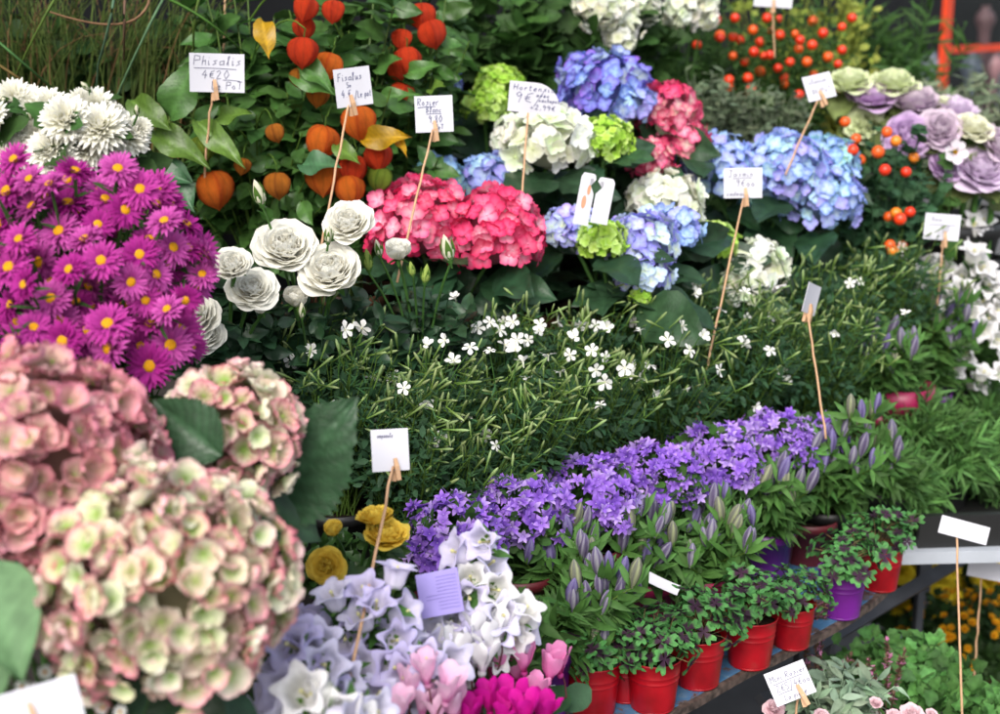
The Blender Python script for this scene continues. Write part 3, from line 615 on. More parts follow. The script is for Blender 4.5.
for j, ((px, py), D) in enumerate(WB):
    c = at(px, py + 25, D + .02)
    root, b, top = potted('white_star_flower', 'bushy white star flowered plant ' + WLAB[j], 'flowering plant', c, 'bushy white star flowered plants', None, .045, .07, M_BLACKP)
    Rx = 62 * D / F; foli = MB(); bud = MB(); k = 92
    lean = np.array([.035, -.01, .02])
    tips, dd = dome(c, (Rx, Rx * .8, Rx * .80), k, -.25, .75)
    for p in tips:
        p = p + lean * rng.uniform(0, 1.3); path = curve(top + rng.uniform(-.02, .02, 3) * (1, 1, 0), p, .55, 6, .45)
        shoot(foli, path, 'narrow', 17, .023, np.array([.038, .105, .036]) * rng.uniform(.5, 1.25), .25, .8, GL * .55, .0008)
        nb = rng.integers(0, 3)
        for q in range(nb):
            d = nrm(path[-1] - path[-2] + rng.normal(size=3) * .35 + (.25, -.05, .35)); bud.add(SBUD, (p + rng.normal(size=3) * .004)[None], framesZ(d[None], None, rng.uniform(.018, .032)), jit(1, .2))
            foli.add(tube(np.array([path[-2], p]), .0006, .0005, 3, GL))
    # dark lobed lower leaves
    P2, d2 = dome(c - (0, 0, .012), (Rx * 1.0, Rx * .8, Rx * .72), 420, -.5, .6); leaves_at(foli, 'small', P2, nrm(d2 + rng.normal(size=d2.shape) * .6), .015, GB * .85)
    for q in range(3):
        o_ = rng.integers(0, len(tips)); place_flower(STARW[q % 4], 'flower', root, tips[o_] + (.01, -.008, .012), facing(.8, .5), rng.uniform(.014, .021), foli, top, .0007, sink=.3)
    for f in owner.get(j, []):
        P = at(f[0], f[1], D - Rx * .75); place_flower(STARW[int(f[0]) % 4], 'flower', root, P, facing(.8, .5), rng.uniform(.015, .022), foli, top, .0007, sink=.3)
    foli.build('foliage', LEAFM, root); bud.build('buds', PETAL, root, kind='stuff')
# ------------------------------------------------------------------ purple bellflowers
PB = [((452, 520), 1.50, 50), ((520, 498), 1.57, 48), ((590, 480), 1.65, 50), ((655, 462), 1.72, 46), ((715, 445), 1.80, 44), ((770, 428), 1.88, 40), ((812, 432), 1.93, 30)]
PLAB = ['at the lower left end of the purple band', 'second from the left end of the purple band', 'above the front bud cluster of the gentians', 'in the middle of the purple band', 'below the foot of the long leaning stick', 'left of the stick with the edge on card', 'at the right end of the purple band']
cP = [(hexc('7848bc'), hexc('b084ec')), (hexc('8c5ccc'), hexc('c49cf2')), (hexc('6840ac'), hexc('9c70dc')), (hexc('8050c0'), hexc('b48ce8')), (hexc('9c7cd0'), hexc('d0b4f0'))]
STARP_T = [star_t(10 + i, a, b_, 'lance', .38, (66, 78, 50, 85, 60)[i], .25, 5, hexc('d8c8f0')) for i, (a, b_) in enumerate(cP)]
STARP = [mesh_of(t, 'flower', PETAL) for t in STARP_T]
for j, ((px, py), D, r) in enumerate(PB):
    Rx = r * D / F * 1.02; c = at(px, py + r * .45, D + Rx * .3)
    root, b, top = potted('bellflower', 'mound of small purple star shaped bellflowers ' + PLAB[j], 'bellflower', c, 'purple bellflowers along the middle row', None, .042, .065, M_MAROON)
    foli = MB()
    P, d = dome(c, (Rx, Rx * .8, Rx * .85), 330, -.35, .90)
    P2, d2 = dome(c, (Rx * .9, Rx * .7, Rx * .75), 260, -.6, .7); leaves_at(foli, 'round', P2, nrm(d2 + rng.normal(size=d2.shape) * .5), .016, GM * .9)
    for p in P[::6]: foli.add(tube(curve(top, p, .6, 5, .5), .0008, .0006, 3, GM))
    gap = np.sin(P[:, 0] * 150 + j) * np.sin(P[:, 2] * 170 + 2 * j) + .6 * np.sin(P[:, 1] * 120); P = P + d * (gap * .006)[:, None]; vis = ((d @ TOCAM) > -.1) & (gap > -.85); P, d = P[vis], d[vis]
    Z = nrm(d + TOCAM * .2 + rng.normal(size=d.shape) * .35); Sz = rng.uniform(.017, .023, len(P)); Rm = framesZ(Z, None, Sz)
    order = np.argsort(-(d @ TOCAM)); near = order[:90]; rest = order[90:]
    for i in near: inst(STARP[i % 5], 'flower', root, P[i], Rm[i])
    mb = MB()
    for q in range(5): s = rest[q::5]; mb.add(STARP_T[q], P[s], Rm[s], jit(len(s), .12))
    mb.build('flower', PETAL, root, kind='stuff')
    foli.build('foliage', LEAFM, root)
# ------------------------------------------------------------------ gentians
def gbud(seed, c0, c1, tipc):
    def cf(a, u):
        s = .5 + .5 * math.sin(5 * a + 3 * u + seed); c = mixc(c0, c1, s ** 1.5); return mixc(c, tipc, max(0, (u - .55)) * 1.4 * (1 - s))
    b = lathe([(.04, 0), (.09, .12), (.15, .35), (.175, .55), (.15, .75), (.085, .9), (.03, .98), (.001, 1.0)], 15, rmod=lambda a, u: 1 + .09 * math.cos(5 * a), colf=cf, twist=.9)
    s = whorl(leaf(.42, .10, 'lance', 4, 1, -.2, -.1, c0=GL * .7, c1=GM * 2), 5, math.radians(14), .07, 0); return merge([b, s])
GBUD = [mesh_of(gbud(i, c0, c1, tc), 'bud', PETAL) for i, (c0, c1, tc) in enumerate([(hexc('4c3c64'), hexc('a09cac'), hexc('7c70b0')), (hexc('584a74'), hexc('b0b0b4'), hexc('8478b8')), (hexc('6c6c68'), hexc('acb488'), hexc('6c6090')), (hexc('54447c'), hexc('9890bc'), hexc('9488cc'))])]
GT = [((592, 622), 1.56, 'with violet tinted buds in the purple bucket at the front', M_PURP, [(578, 585), (592, 578), (600, 590), (608, 572), (618, 590), (625, 600), (612, 612), (603, 640), (588, 600), (632, 580), (568, 598), (617, 580)]),
      ((548, 560), 1.60, 'at the left end of the row under the purple band', M_BLACKP, [(540, 535), (555, 520), (570, 525), (560, 540), (573, 558), (580, 545), (540, 560), (553, 560), (590, 555)]),
      ((650, 540), 1.70, 'in the second place from the left, above a pink rimmed pot', M_PINKP, [(628, 520), (648, 517), (635, 532), (655, 530), (665, 520), (640, 545), (672, 540), (655, 548), (612, 530), (622, 545)]),
      ((712, 530), 1.76, 'with upright buds in the pink rimmed pot mid row', M_PINKP, [(698, 512), (712, 505), (722, 515), (705, 530), (732, 530), (715, 545), (695, 530), (740, 515)]),
      ((765, 495), 1.86, 'under the right half of the purple band', M_PURP, [(757, 480), (770, 482), (783, 490), (795, 485), (765, 500), (790, 500), (745, 490), (778, 470)]),
      ((828, 470), 1.94, 'below the stick of the edge on card', M_BLACKP, [(820, 440), (835, 450), (842, 430), (850, 460), (860, 450), (830, 465), (850, 410), (875, 405)]),
      ((884, 470), 2.02, 'at the right end of the front bud row', M_BLACKP, [(892, 438), (880, 458), (895, 455), (872, 440), (885, 470), (870, 410)]),
      ((882, 360), 2.16, 'set back above the magenta rimmed pot', M_PINKP, [(868, 335), (876, 332), (888, 330), (870, 362), (892, 365), (902, 345), (914, 338), (882, 345), (910, 352), (862, 345)]),
      ((930, 330), 2.26, 'furthest back before the white bell flowers', M_PURP, [(938, 325), (948, 330), (925, 305), (935, 300), (945, 310), (958, 298), (965, 315), (950, 340)]),
      ((700, 575), 1.72, 'low among the clover with few buds', M_PINKP, [(690, 560), (745, 545)])]
for j, ((px, py), D, lab, pm, buds) in enumerate(GT):
    c = at(px, py, D + .03)
    zz = None if D > 2.1 else .791
    c2 = at(541, 642, 1.52) if j == 0 else c
    root, b, top = potted('gentian', 'gentian ' + lab, 'gentian', c2, 'potted gentians in bud', zz, .035 if j == 0 else .042, .088 if j == 0 else .075, pm)
    foli = MB(); buds = buds + [(x + rng.uniform(-14, 14), y + rng.uniform(-8, 16)) for (x, y) in buds]; tips = [at(x, y + 8, D - .03 + rng.uniform(-.03, .03)) for (x, y) in buds]
    for (x, y), p in zip(buds, tips):
        path = curve(top + rng.uniform(-.015, .015, 3) * (1, 1, 0), p, .55, 7, .4); d = nrm(path[-1] - path[-2] + np.array([.12, -.05, 1.1]) + rng.normal(size=3) * .16)
        shoot(foli, path, 'lance', 13, .050, GM * 1.15, .15, .85, GL * .6, .0016, 0)
        whl = framesY(nrm(d + rng.normal(size=(5, 3)) * .55), TOCAM, 0, rng.uniform(.03, .04, 5)); foli.add(LV['lance'], np.tile(p, (5, 1)), whl, (GM * 1.6) * jit(5))
        inst(GBUD[rng.integers(0, 4)], 'bud', root, p, framesZ(d[None], None, rng.uniform(.030, .041))[0])
    t2, dd = dome(at(px, py + 12, D + .02), (.05, .05, .045), 26, -.3, .8)
    for p in t2: shoot(foli, curve(top, p, .5, 6, .5), 'lance', 11, .052, GM * 1.0, .2, .85, GL * .5, .0014)
    foli.build('foliage', LEAFM, root)
# ------------------------------------------------------------------ four leaf clover pots
def oxleaf(seed):
    random.seed(seed); pc = hexc('3a2436'); g = hexc('5c9850'); g2 = hexc('447c44'); k = []
    t = leaf(.5, .50, 'round', 7, 2, .10, .12, 0, 0, .01, 3, c0=(1, 1, 1))
    pr = np.array([(0, .06), (.25, .38), (.5, .72), (.75, 1.0), (.9, .98), (1, .62)]); V = []; C = []
    for i, u in enumerate(np.linspace(0, 1, 8)):
        w = np.interp(u, pr[:, 0], pr[:, 1]) * .215
        for x in (-1, -.5, 0, .5, 1):
            V.append((x * w, .5 * u - .15 * (1 - abs(x) ** .7) * u ** 5, .16 * abs(x * w) - .07 * u * u)); e = .50 + .10 * (1 - abs(x)) + random.uniform(-.03, .03)
            C.append(pc if u < e - .06 else (mixc(pc, g, .5) if u < e + .03 else mixc(g, g2, random.random())))
    Q = [[i * 5 + j, i * 5 + j + 1, (i + 1) * 5 + j + 1, (i + 1) * 5 + j] for i in range(7) for j in range(4)]
    return whorl(T(V, Q, None, C), 4, math.radians(84), .0, 0, 0, .13, .08)
OX = [oxleaf(i) for i in range(4)]
def clover(mat, seed):
    root = thing('clover_pot', 'x', 'potted clover', (0, 0, 0), 'small bucket pots of four leaf clover')
    pot(root, (0, 0, 0), .031, .062, mat, 'bucket', True)
    foli = MB(); k = 44; top = np.array([0, 0, .055])
    P, d = dome((0, 0, .074), (.052, .052, .042), k, -.25, .45)
    for i in range(len(P)):
        foli.add(tube(curve(top + rng.uniform(-.012, .012, 3) * (1, 1, 0), P[i], 1.0, 5, .3), .0007, .0006, 3, hexc('7a6a48')))
        z = nrm(d[i] * .8 + (0, -.1, .6) + rng.normal(size=3) * .45); foli.add(OX[i % 4], P[i][None], framesZ(z[None], None, rng.uniform(.026, .037)), jit(1, .28))
    foli.build('foliage', LEAFM, root); return root
protos = {'red': [clover(M_RED, 1), clover(M_RED, 2)], 'purple': [clover(M_PURP, 3)]}
CL = [(593, 682, 1.55, 'red', 'first in the front row, nearest the pink cyclamens', 1.0), (653, 678, 1.60, 'red', 'second in the front row from the cyclamens', 1.0), (626, 668, 1.67, 'red', 'tucked behind the first two front pots', .9), (698, 655, 1.66, 'red', 'third in the front row along the shelf edge', 1.0), (750, 636, 1.73, 'red', 'fourth in the front row, above the white tilted card', 1.0),
      (792, 618, 1.80, 'red', 'small one squeezed in left of the purple bucket', .88), (841, 588, 1.87, 'purple', 'the only purple bucket in the front row', 1.0), (880, 562, 1.94, 'red', 'last of the front row at the rounded shelf end', .95)]
used = {}
def copy_tree(o, parent=None):
    c = o.copy(); COL.objects.link(c)
    if parent is not None: c.parent = parent
    for ch in [x for x in bpy.data.objects if x.parent == o]: copy_tree(ch, c)
    return c
for i, (px, py, D, colr, lab, s) in enumerate(CL):
    # bucket centre pixel -> xy on the shelf top (z .79)
    h = (px - 500) / F; v = (py + 8 - 357) / F; Dz = (CAMZ - .815) / (sp_ + cp * v); x, y = Dz * h, Dz * (cp - sp_ * v)
    pl = protos[colr]; n = used.get(colr, 0); src = pl[n % len(pl)]; used[colr] = n + 1
    r = src if n < len(pl) else copy_tree(src)
    r.location = (x, y, .791); r.rotation_euler = (0, 0, rng.uniform(0, 6)); r.scale = (s, s, s); r['_w'] = [x, y, .791]
    r['label'] = 'clover in a %s bucket, %s' % (colr, lab)
    print('clover', i, px, 'D', round(Dz, 2), 's,t', round(sof((x, y)), 3), round(tof((x, y)), 3))
# ------------------------------------------------------------------ lilac bells, cyclamens, yellow roses
def bell_t(seed, cin, cout, depth=.62, flare=1.0, styl=None):
    random.seed(seed); n = 40; pr = [(.05, -depth), (.20, -depth * .95), (.27, -depth * .7), (.29, -depth * .4), (.34, -.08), (.44 * flare, .06), (.56 * flare, .10)]
    V = []; C = []
    for i, (r, z) in enumerate(pr):
        u = i / (len(pr) - 1)
        for j in range(n):
            a = 2 * math.pi * j / n; lb = 1 - abs(math.sin(2.5 * a)) ** 1.5; k = max(0, u - .6) / .4
            rr = r * (1 - .27 * k * (1 - lb) + .06 * k * lb + .03 * k * math.sin(11 * a + seed)) * (1 + .05 * math.cos(5 * a)); zz = z - .10 * k * (1 - lb) - .10 * k * k * lb + random.uniform(-.008, .008) * k
            V.append((rr * math.cos(a), rr * math.sin(a), zz)); C.append(mixc(cin, cout, u * .8 + .2 * (1 - lb) * k) * (1 - .06 * abs(math.sin(5 * a))))
    Q = [[i * n + j, i * n + (j + 1) % n, (i + 1) * n + (j + 1) % n, (i + 1) * n + j] for i in range(len(pr) - 1) for j in range(n)]
    t = T(V, Q, None, C); s = lathe([(.03, -depth), (.03, -.12), (.055, -.08), (.03, -.02), (.001, 0)], 6, col=hexc('e8e4a8'))
    cal = whorl(leaf(.42, .16, 'lance', 4, 1, .2, .25, c0=GL * .8, c1=GM * 2), 5, math.radians(55), .06, -depth - .03)
    stm = lathe([(.001, -depth - .12), (.07, -depth - .08), (.09, -depth + .02)], 6, col=GL * .8); return merge([t, s, cal, stm])
BL = [mesh_of(bell_t(i, a, b_), 'flower', PETAL) for i, (a, b_) in enumerate([(hexc('ece6f4'), hexc('c8c0f2')), (hexc('f0ecf8'), hexc('d4ccf6')), (hexc('ece8f6'), hexc('dedcfa'))])]
BWH = [mesh_of(bell_t(i + 4, hexc('e8e8dc'), hexc('f4f2f8')), 'flower', PETAL) for i in range(2)]
def bell_plant(label, cen, D, bl, meshes, S, group, R=(.09, .07, .07), potm=None, z=None, nsh=26, lt='broadl', LS=.045, lc=None):
    c = at(cen[0], cen[1], D + .05); root, b, top = potted('bellflower', label, 'bellflower', c, group, z, .05, .085, potm or M_PURP)
    foli = MB()
    bl = bl + [(f[0] + rng.uniform(-16, 16), f[1] + rng.uniform(0, 18)) for f in bl[::2]]
    for i, f in enumerate(bl):
        P = at(f[0], f[1], D - .03 + rng.uniform(-.025, .025)); Z = nrm(TOCAM * .8 + np.array([(f[0] - cen[0]) / 130, 0, .25 - (f[1] - cen[1]) / 200]) + rng.normal(size=3) * .3)
        if len(f) > 2: Z = nrm(np.array(f[2:5]))
        place_flower(meshes[i % len(meshes)], 'flower', root, P, Z, S * rng.uniform(.85, 1.12), foli, top, .0018, sink=.7)
        shoot(foli, curve(top, P - Z * S * .7, .65, 7, .35), lt, 6, LS, (GM * 1.3 if lc is None else lc), .35, .8, r=.0012)
    tips, dd = dome(c - (0, 0, .04), R, nsh, -.3, .7)
    for p in tips: shoot(foli, curve(top, p, .6, 6, .4), lt, 9, LS, (GM * 1.1 if lc is None else lc), .3, .85)
    foli.build('foliage', LEAFM, root)
bell_plant('pale lilac bellflower with large blooms around the foot of the front stick', (360, 640), 1.22, [(362, 585, -.2, -.4, 1), (398, 565, .2, .2, 1), (357, 612), (398, 640), (362, 665), (330, 590, -.3, -.2, .9), (310, 615), (410, 610, .6, -.3, .4), (425, 650), (345, 640), (380, 690), (330, 680), (395, 668), (320, 650), (372, 630), (435, 680), (410, 690), (455, 665)], BL, .035, 'large belled bellflowers')
bell_plant('pale lilac bellflower half behind the nearest blush hydrangea head', (295, 650), 1.13, [(300, 630), (285, 660), (318, 640), (305, 670), (280, 690), (325, 665), (335, 700), (300, 700), (352, 705), (290, 640), (270, 705), (345, 680)], BL, .035, 'large belled bellflowers', (.06, .05, .06))
bell_plant('near white lilac bellflower beside the lilac care card', (480, 600), 1.30, [(483, 538, .2, -.2, 1), (470, 575), (470, 600), (495, 560, .5, -.4, .6), (500, 590), (450, 550, -.7, -.3, .4), (505, 615), (520, 620, .5, -.6, .4), (485, 630), (530, 630, .6, -.4, .2), (515, 640), (450, 620), (435, 635), (528, 605, .4, -.3, .8), (465, 640), (497, 610), (430, 615)], [BL[2], BWH[0], BL[1]], .034, 'large belled bellflowers')
bell_plant('white lilac bellflower at the bottom edge of the photo left of the cyclamens', (320, 705), 1.07, [(300, 690), (318, 712), (340, 715), (285, 720), (360, 725), (380, 712)], [BWH[1], BL[2]], .035, 'large belled bellflowers', (.05, .04, .04))
def cyc_t(seed, c0, c1, ceye):
    random.seed(seed); p = [leaf(.95, .46, 'obov', 7, 3, .0, -.06 + .10 * j, .22, .03, .04, 3, c0=ceye, c1=c1, seed=seed + j) for j in range(2)]
    for q in p:
        for i in range(len(q.C)):
            u = q.V[i, 1] / .95
            if u > .15: q.C[i] = mixc(c0, c1, min(1, u))
    t = whorl(p, 5, math.radians(24), .05, 0, 0, .14, .1); nz = lathe([(.001, -.14), (.07, -.12), (.11, -.04), (.10, .03)], 10, col=c0 * .8)
    stm = tube(np.array([(0, 0, -.08), (.03, .10, -.12), (.05, .16, -.35), (.05, .14, -.8)]), .025, .03, 5, hexc('6a3a40')); return merge([t, nz, stm])
CY = {'pink': [mesh_of(cyc_t(i, hexc('e050a8'), hexc('f0a0d0'), hexc('c82080')), 'flower', PETAL) for i in (1, 2)], 'pale': [mesh_of(cyc_t(i, hexc('f0a8d4'), hexc('f6d0e8'), hexc('d870b0')), 'flower', PETAL) for i in (3, 4)],
      'white': [mesh_of(cyc_t(i, hexc('f0eef2'), hexc('f8f8fa'), hexc('e8d8e8')), 'flower', PETAL) for i in (5, 6)], 'mag': [mesh_of(cyc_t(i, hexc('b80878'), hexc('d0189c'), hexc('900858')), 'flower', PETAL) for i in (7, 8)]}
def cyclamen(label, col, cen, D, bl, S):
    c = at(cen[0], cen[1], D + .05); root, b, top = potted('cyclamen', label, 'cyclamen', c, 'cyclamens at the front of the stand', .792, .045, .07, M_BLACKP)
    foli = MB()
    for i, (x, y) in enumerate(bl):
        P = at(x, y + 12, D + rng.uniform(-.03, .02)); R = framesZ(nrm(np.array([rng.uniform(-.25, .25), rng.uniform(-.2, .2), 1]))[None], None, S * rng.uniform(.9, 1.1))[0]
        inst(CY[col][i % 2], 'flower', root, P, R); foli.add(tube(curve(top, P + R @ np.array([.05, .14, -.8]), .6, 6, .3), .0012, .001, 4, hexc('6a3a40')))
    P2, d2 = dome(top + (0, 0, .01), (.06, .06, .03), 26, -.1, .7); leaves_at(foli, 'round', P2, nrm(d2 + (0, 0, .2)), .035, GB * 1.3)
    foli.build('foliage', LEAFM, root)
cyclamen('white cyclamen crowded between the lilac bellflower and the pink cyclamens', 'white', (470, 655), 1.27, [(455, 635), (475, 628), (490, 640), (440, 648), (462, 655), (482, 660), (470, 672), (445, 668), (500, 625)], .036)
cyclamen('pale pink cyclamen at the bottom edge near the front stick', 'pale', (430, 690), 1.17, [(408, 685), (428, 672), (446, 690), (422, 702), (455, 706), (398, 708), (438, 712)], .033)
cyclamen('bright pink cyclamen beside the tall purple bucket', 'pink', (515, 680), 1.31, [(473, 672), (492, 662), (512, 650), (518, 668), (548, 670), (532, 690), (560, 662), (498, 684), (524, 660)], .032)
cyclamen('deep magenta cyclamen at the bottom edge of the photo', 'mag', (500, 715), 1.22, [(490, 700), (508, 702), (476, 708), (526, 712), (542, 714), (500, 716), (464, 714)], .034)
# yellow rose bush
def yrose():
    D = 1.34; c = at(355, 580, D + .05); root, b, top = potted('rose_bush', 'yellow rose bush with three open blooms beside the serrated dark leaf', 'rose', c, None, None, .05, .09, M_RED)
    foli = MB()
    for i, (px, py, s, Z) in enumerate([(326, 566, 38, (0, -.9, .4)), (386, 538, 46, (.1, -.25, 1)), (376, 520, 38, (-.1, .0, 1))]):
        place_flower(ROSEY[i % 2], 'flower', root, at(px, py, D - .04), nrm(np.array(Z, float)), s * D / F * .95, foli, top, .0018)
    place_flower(ROSEYB, 'bud', root, at(334, 532, D - .03), nrm(np.array([-.2, -.3, 1.])), .026, foli, top); place_flower(BUDG, 'bud', root, at(290, 548, D - .03), nrm(np.array([-.2, -.3, 1.])), .014, foli, top)
    tips, dd = dome(c - (0, 0, .0), (.085, .06, .055), 50, -.4, .6)
    for p in tips: shoot(foli, curve(top, p, .6, 7, .4), 'rose', 12, .030, GM * .75, .25, .9)
    foli.build('foliage', LEAF, root)
yrose()
# small daisies low at the near left corner
def daisies():
    D = .95; c = at(70, 690, D + .03); root, b, top = potted('daisy', 'tiny white daisies low in the near left corner beside the blank card', 'daisy', c, None, .79, .05, .09)
    random.seed(5); t = merge([whorl(leaf(.5, .2, 'strap', 3, 1, .1, .05, c0=hexc('f4f4f0')), 11, math.radians(84), .05), lathe([(.14, 0), (.12, .06), (.001, .1)], 10, col=hexc('e0a820'))]); me = mesh_of(t, 'flower', PETAL); foli = MB()
    for (x, y) in [(22, 687), (33, 690), (58, 684), (82, 695), (102, 708), (8, 700), (45, 672), (20, 660), (70, 705), (120, 712), (-5, 680)]:
        place_flower(me, 'flower', root, at(x, y, D + rng.uniform(-.01, .01)), facing(.25, .4), .0105, foli, top, .0006)
    tips, dd = dome(c - (0, 0, .01), (.07, .05, .05), 90, -.3, .5)
    for p in tips: shoot(foli, curve(top, p, .6, 6, .4), 'narrow', 12, .018, GM * .9, .3, .8)
    foli.build('foliage', LEAFM, root)
daisies()
# ------------------------------------------------------------------ white bell flowers at the right
bell_plant('white bellflower with many open bells at the right edge of the photo', (960, 320), 2.35, [(975, 248, 0, -.3, 1), (985, 265), (962, 275), (995, 275), (950, 300), (985, 300), (970, 312), (955, 368), (985, 370), (1000, 340), (915, 275), (930, 270, -.3, -.2, 1), (905, 268), (985, 330), (968, 340), (1000, 310), (940, 345), (990, 285), (935, 310), (1010, 290), (1010, 360), (990, 318)], BWH, .042, 'white bellflowers at the right', (.14, .1, .12), M_PURP, None, 60, 'broadl', .05, GM * 1.1)
bell_plant('white bellflower with a pink tinged bell under the far right price card', (925, 290), 2.42, [(922, 262, -.4, -.2, .8), (912, 285), (938, 290), (975, 225, .3, -.2, .9), (925, 305), (975, 240), (985, 218), (945, 265), (935, 280)], BWH, .042, 'white bellflowers at the right', (.09, .08, .08), M_PURP, None, 36, 'broadl', .045, GM)
# ------------------------------------------------------------------ ornamental cabbages
CBT = [mesh_of(rose_t(20 + i, hexc(a), hexc(b_), hexc(c_), 9, .88, .04), 'head', PETAL) for i, (a, b_, c_) in enumerate([('b070c8', 'd0a0dc', 'e0c4e8'), ('b880d0', 'd8b0e4', 'e0d0dc'), ('c490d8', 'dcbce8', 'ecdcf0')])]
CBW = [mesh_of(rose_t(30 + i, hexc(a), hexc(b_), hexc(c_), 9, 1.1, .07), 'head', PETAL) for i, (a, b_, c_) in enumerate([('e8f0b0', 'dcecb0', 'ecf4cc'), ('f8f4d0', 'f4f4d0', 'f8f8e0')])]
CB = [(870, 100, 48, 0, 'leftmost lilac one of the back row', (0, -.4, 1)), (912, 105, 54, 0, 'wide lilac one in the middle of the back row', (.1, -.3, 1)), (955, 112, 40, 0, 'lilac one at the right of the back row', (.1, -.3, 1)), (905, 138, 46, 0, 'lilac one above the orange red berries', None), (940, 132, 44, 0, 'lilac one in the centre of the bunch', None), (980, 172, 56, 0, 'largest rose like lilac one at the right edge', None),
      (945, 165, 40, 0, 'lilac one behind the small white flower', None), (1000, 148, 44, 0, 'lilac one cut by the right edge of the photo', None), (925, 118, 36, 0, 'small lilac one between the two rows', None), (850, 84, 42, 1, 'cream green one at the far left back', (0, -.3, 1)), (893, 85, 44, 1, 'pale green one at the top back', (0, -.2, 1)), (864, 124, 38, 1, 'mint green one beside the berries', None), (943, 112, 30, 1, 'small mint green one in the back row', None), (972, 130, 40, 2, 'cream white one near the right edge', (.1, -.4, .9)), (1003, 180, 40, 0, 'lowest lilac one beyond the right edge cabbages', None)]
for i, (px, py, s, k, lab, Z) in enumerate(CB[:14]):
    D = 2.45 + (-.08 if py > 125 else .05); P = at(px, py, D); zb = 1.06
    root = thing('ornamental_cabbage', 'ornamental cabbage rosette, ' + lab, 'ornamental cabbage', (P[0], P[1], zb), 'ornamental cabbages in a bunch')
    Z = nrm(TOCAM + (0, 0, .45) + rng.normal(size=3) * .2) if Z is None else nrm(np.array(Z, float)); S = s * D / F * 1.05
    inst(CBT[i % 3] if k == 0 else CBW[k - 1], 'head', root, P, framesZ(Z[None], None, S)[0])
    mb = MB(); mb.add(tube(curve(np.array([P[0], P[1] + .02, zb]), P - Z * S * .1, .6, 6, .2), .006, .005, 6, GM * 2))
    t = leaf(1, .8, 'round', 8, 3, .05, .15, .3, 0, .06, 5, vein=.01)
    for q in range(5):
        a = q * 1.26 + i; d = nrm(np.array([math.cos(a), math.sin(a), -.25 - .5 * (q % 2)])); mb.add(t, (P - Z * S * .28)[None], framesY(d[None], Z, 0, S * .72), (hexc('6e7c48') * rng.uniform(.6, 1.2))[None])
    mb.build('leaves', LEAFM, root)
bk = thing('flower_bucket', 'dark bucket holding the bunch of ornamental cabbages', 'bucket', tuple(at(935, 140, 2.47)[:2]) + (1.06,))
pot(bk, np.array(bk['_w']), .13, .13, M_BLACKP, 'pail')
P = at(955, 152, 2.32); root = thing('anemone', 'small white flower with a yellow centre in front of the cabbages', 'flower', (P[0], P[1] + .02, zshelf(P)))
random.seed(8); t = merge([whorl(leaf(.5, .42, 'obov', 5, 2, 0, .0, .2, 0, .04, 3, c0=hexc('e8d8e4'), c1=hexc('f4f0f6')), 6, math.radians(72), .03), lathe([(.10, 0), (.10, .06), (.001, .12)], 8, col=hexc('e8b010'))])
inst(mesh_of(t, 'bloom', PETAL), 'bloom', root, P, framesZ(np.array([[0, -1, .25]]), None, .042)[0]); mb = MB(); pth = curve(np.array(root['_w']), P + (0, .004, 0), .6, 8, .4)
shoot(mb, pth, 'lobed', 12, .04, GM * 1.1, .5, .9); mb.build('stem', LEAFM, root)
# ------------------------------------------------------------------ berry bushes
def berry_t(c): return lathe([(.001, -.5), (.25, -.44), (.43, -.25), (.5, 0), (.43, .26), (.25, .43), (.04, .48), (.001, .46)], 14, col=c)
BER = [mesh_of(berry_t(hexc(c)), 'berry', GLOSSY) for c in ('e8401c', 'e05a1e', 'd83418', 'e88428')]
def berry_bush(label, cen, D, spots, size, R, nsh, tpl='lance', LS=.035, lc=GM * .8, name='berry_bush'):
    c = at(cen[0], cen[1], D); root, b, top = potted(name, label, 'berry bush', c, 'pots of ornamental berries', None, .055, .09); foli = MB()
    for f in spots:
        P = at(f[0], f[1], D - R[1] * .5 + rng.uniform(-.07, .07)); inst(BER[rng.integers(0, 3) if len(f) < 3 else f[2]], 'berry', root, P, framesZ(rdir(1), None, size * rng.uniform(.85, 1.1))[0])
        foli.add(tube(curve(P + np.array([.0, .03, -.02]), P, .4, 3), .0010, .0008, 3, GM * 1.3))
    tips, dd = dome(c, R, nsh, -.8, .5)
    for p in tips: shoot(foli, curve(top, p, .6, 7, .4), tpl, 16, LS, lc, .3, .85, r=.0014)
    foli.build('foliage', LEAFM, root)
SB = [(767, 18), (779, 19), (813, 21), (842, 27), (780, 35), (795, 34), (800, 40), (823, 33), (842, 50), (828, 57), (799, 49), (770, 55), (764, 56), (784, 78), (784, 84), (778, 68), (814, 75), (799, 95), (751, 90), (735, 18), (720, 38), (733, 56), (729, 80), (730, 88), (745, 62), (753, 30), (716, 20), (838, 64), (836, 90), (760, 42), (790, 62), (748, 78), (807, 62), (740, 40), (754, 52), (812, 45), (772, 30), (852, 18)]
berry_bush('dark leaved bush full of orange red berries at the top right of centre', (785, 50), 2.72, SB, .019, (.17, .10, .13), 120)
berry_bush('tall dark leaved berry bush left of the fuller one', (715, 55), 2.80, [(720, 36, 1), (733, 37), (733, 56), (730, 78, 1), (728, 90), (697, 45), (760, 72), (748, 95)], .022, (.11, .10, .15), 50)
berry_bush('small berry bush beside the round blue hydrangea heads', (888, 195), 2.30, [(845, 122), (853, 150), (887, 132, 1), (845, 149), (896, 141, 3), (888, 157), (885, 170), (896, 213, 3), (889, 217, 1), (900, 219), (914, 158, 3), (856, 139), (878, 152), (910, 212), (906, 172), (902, 246), (893, 251, 3), (860, 160), (890, 245)], .020, (.10, .08, .13), 70, 'lobed', .034, GB * 1.0)
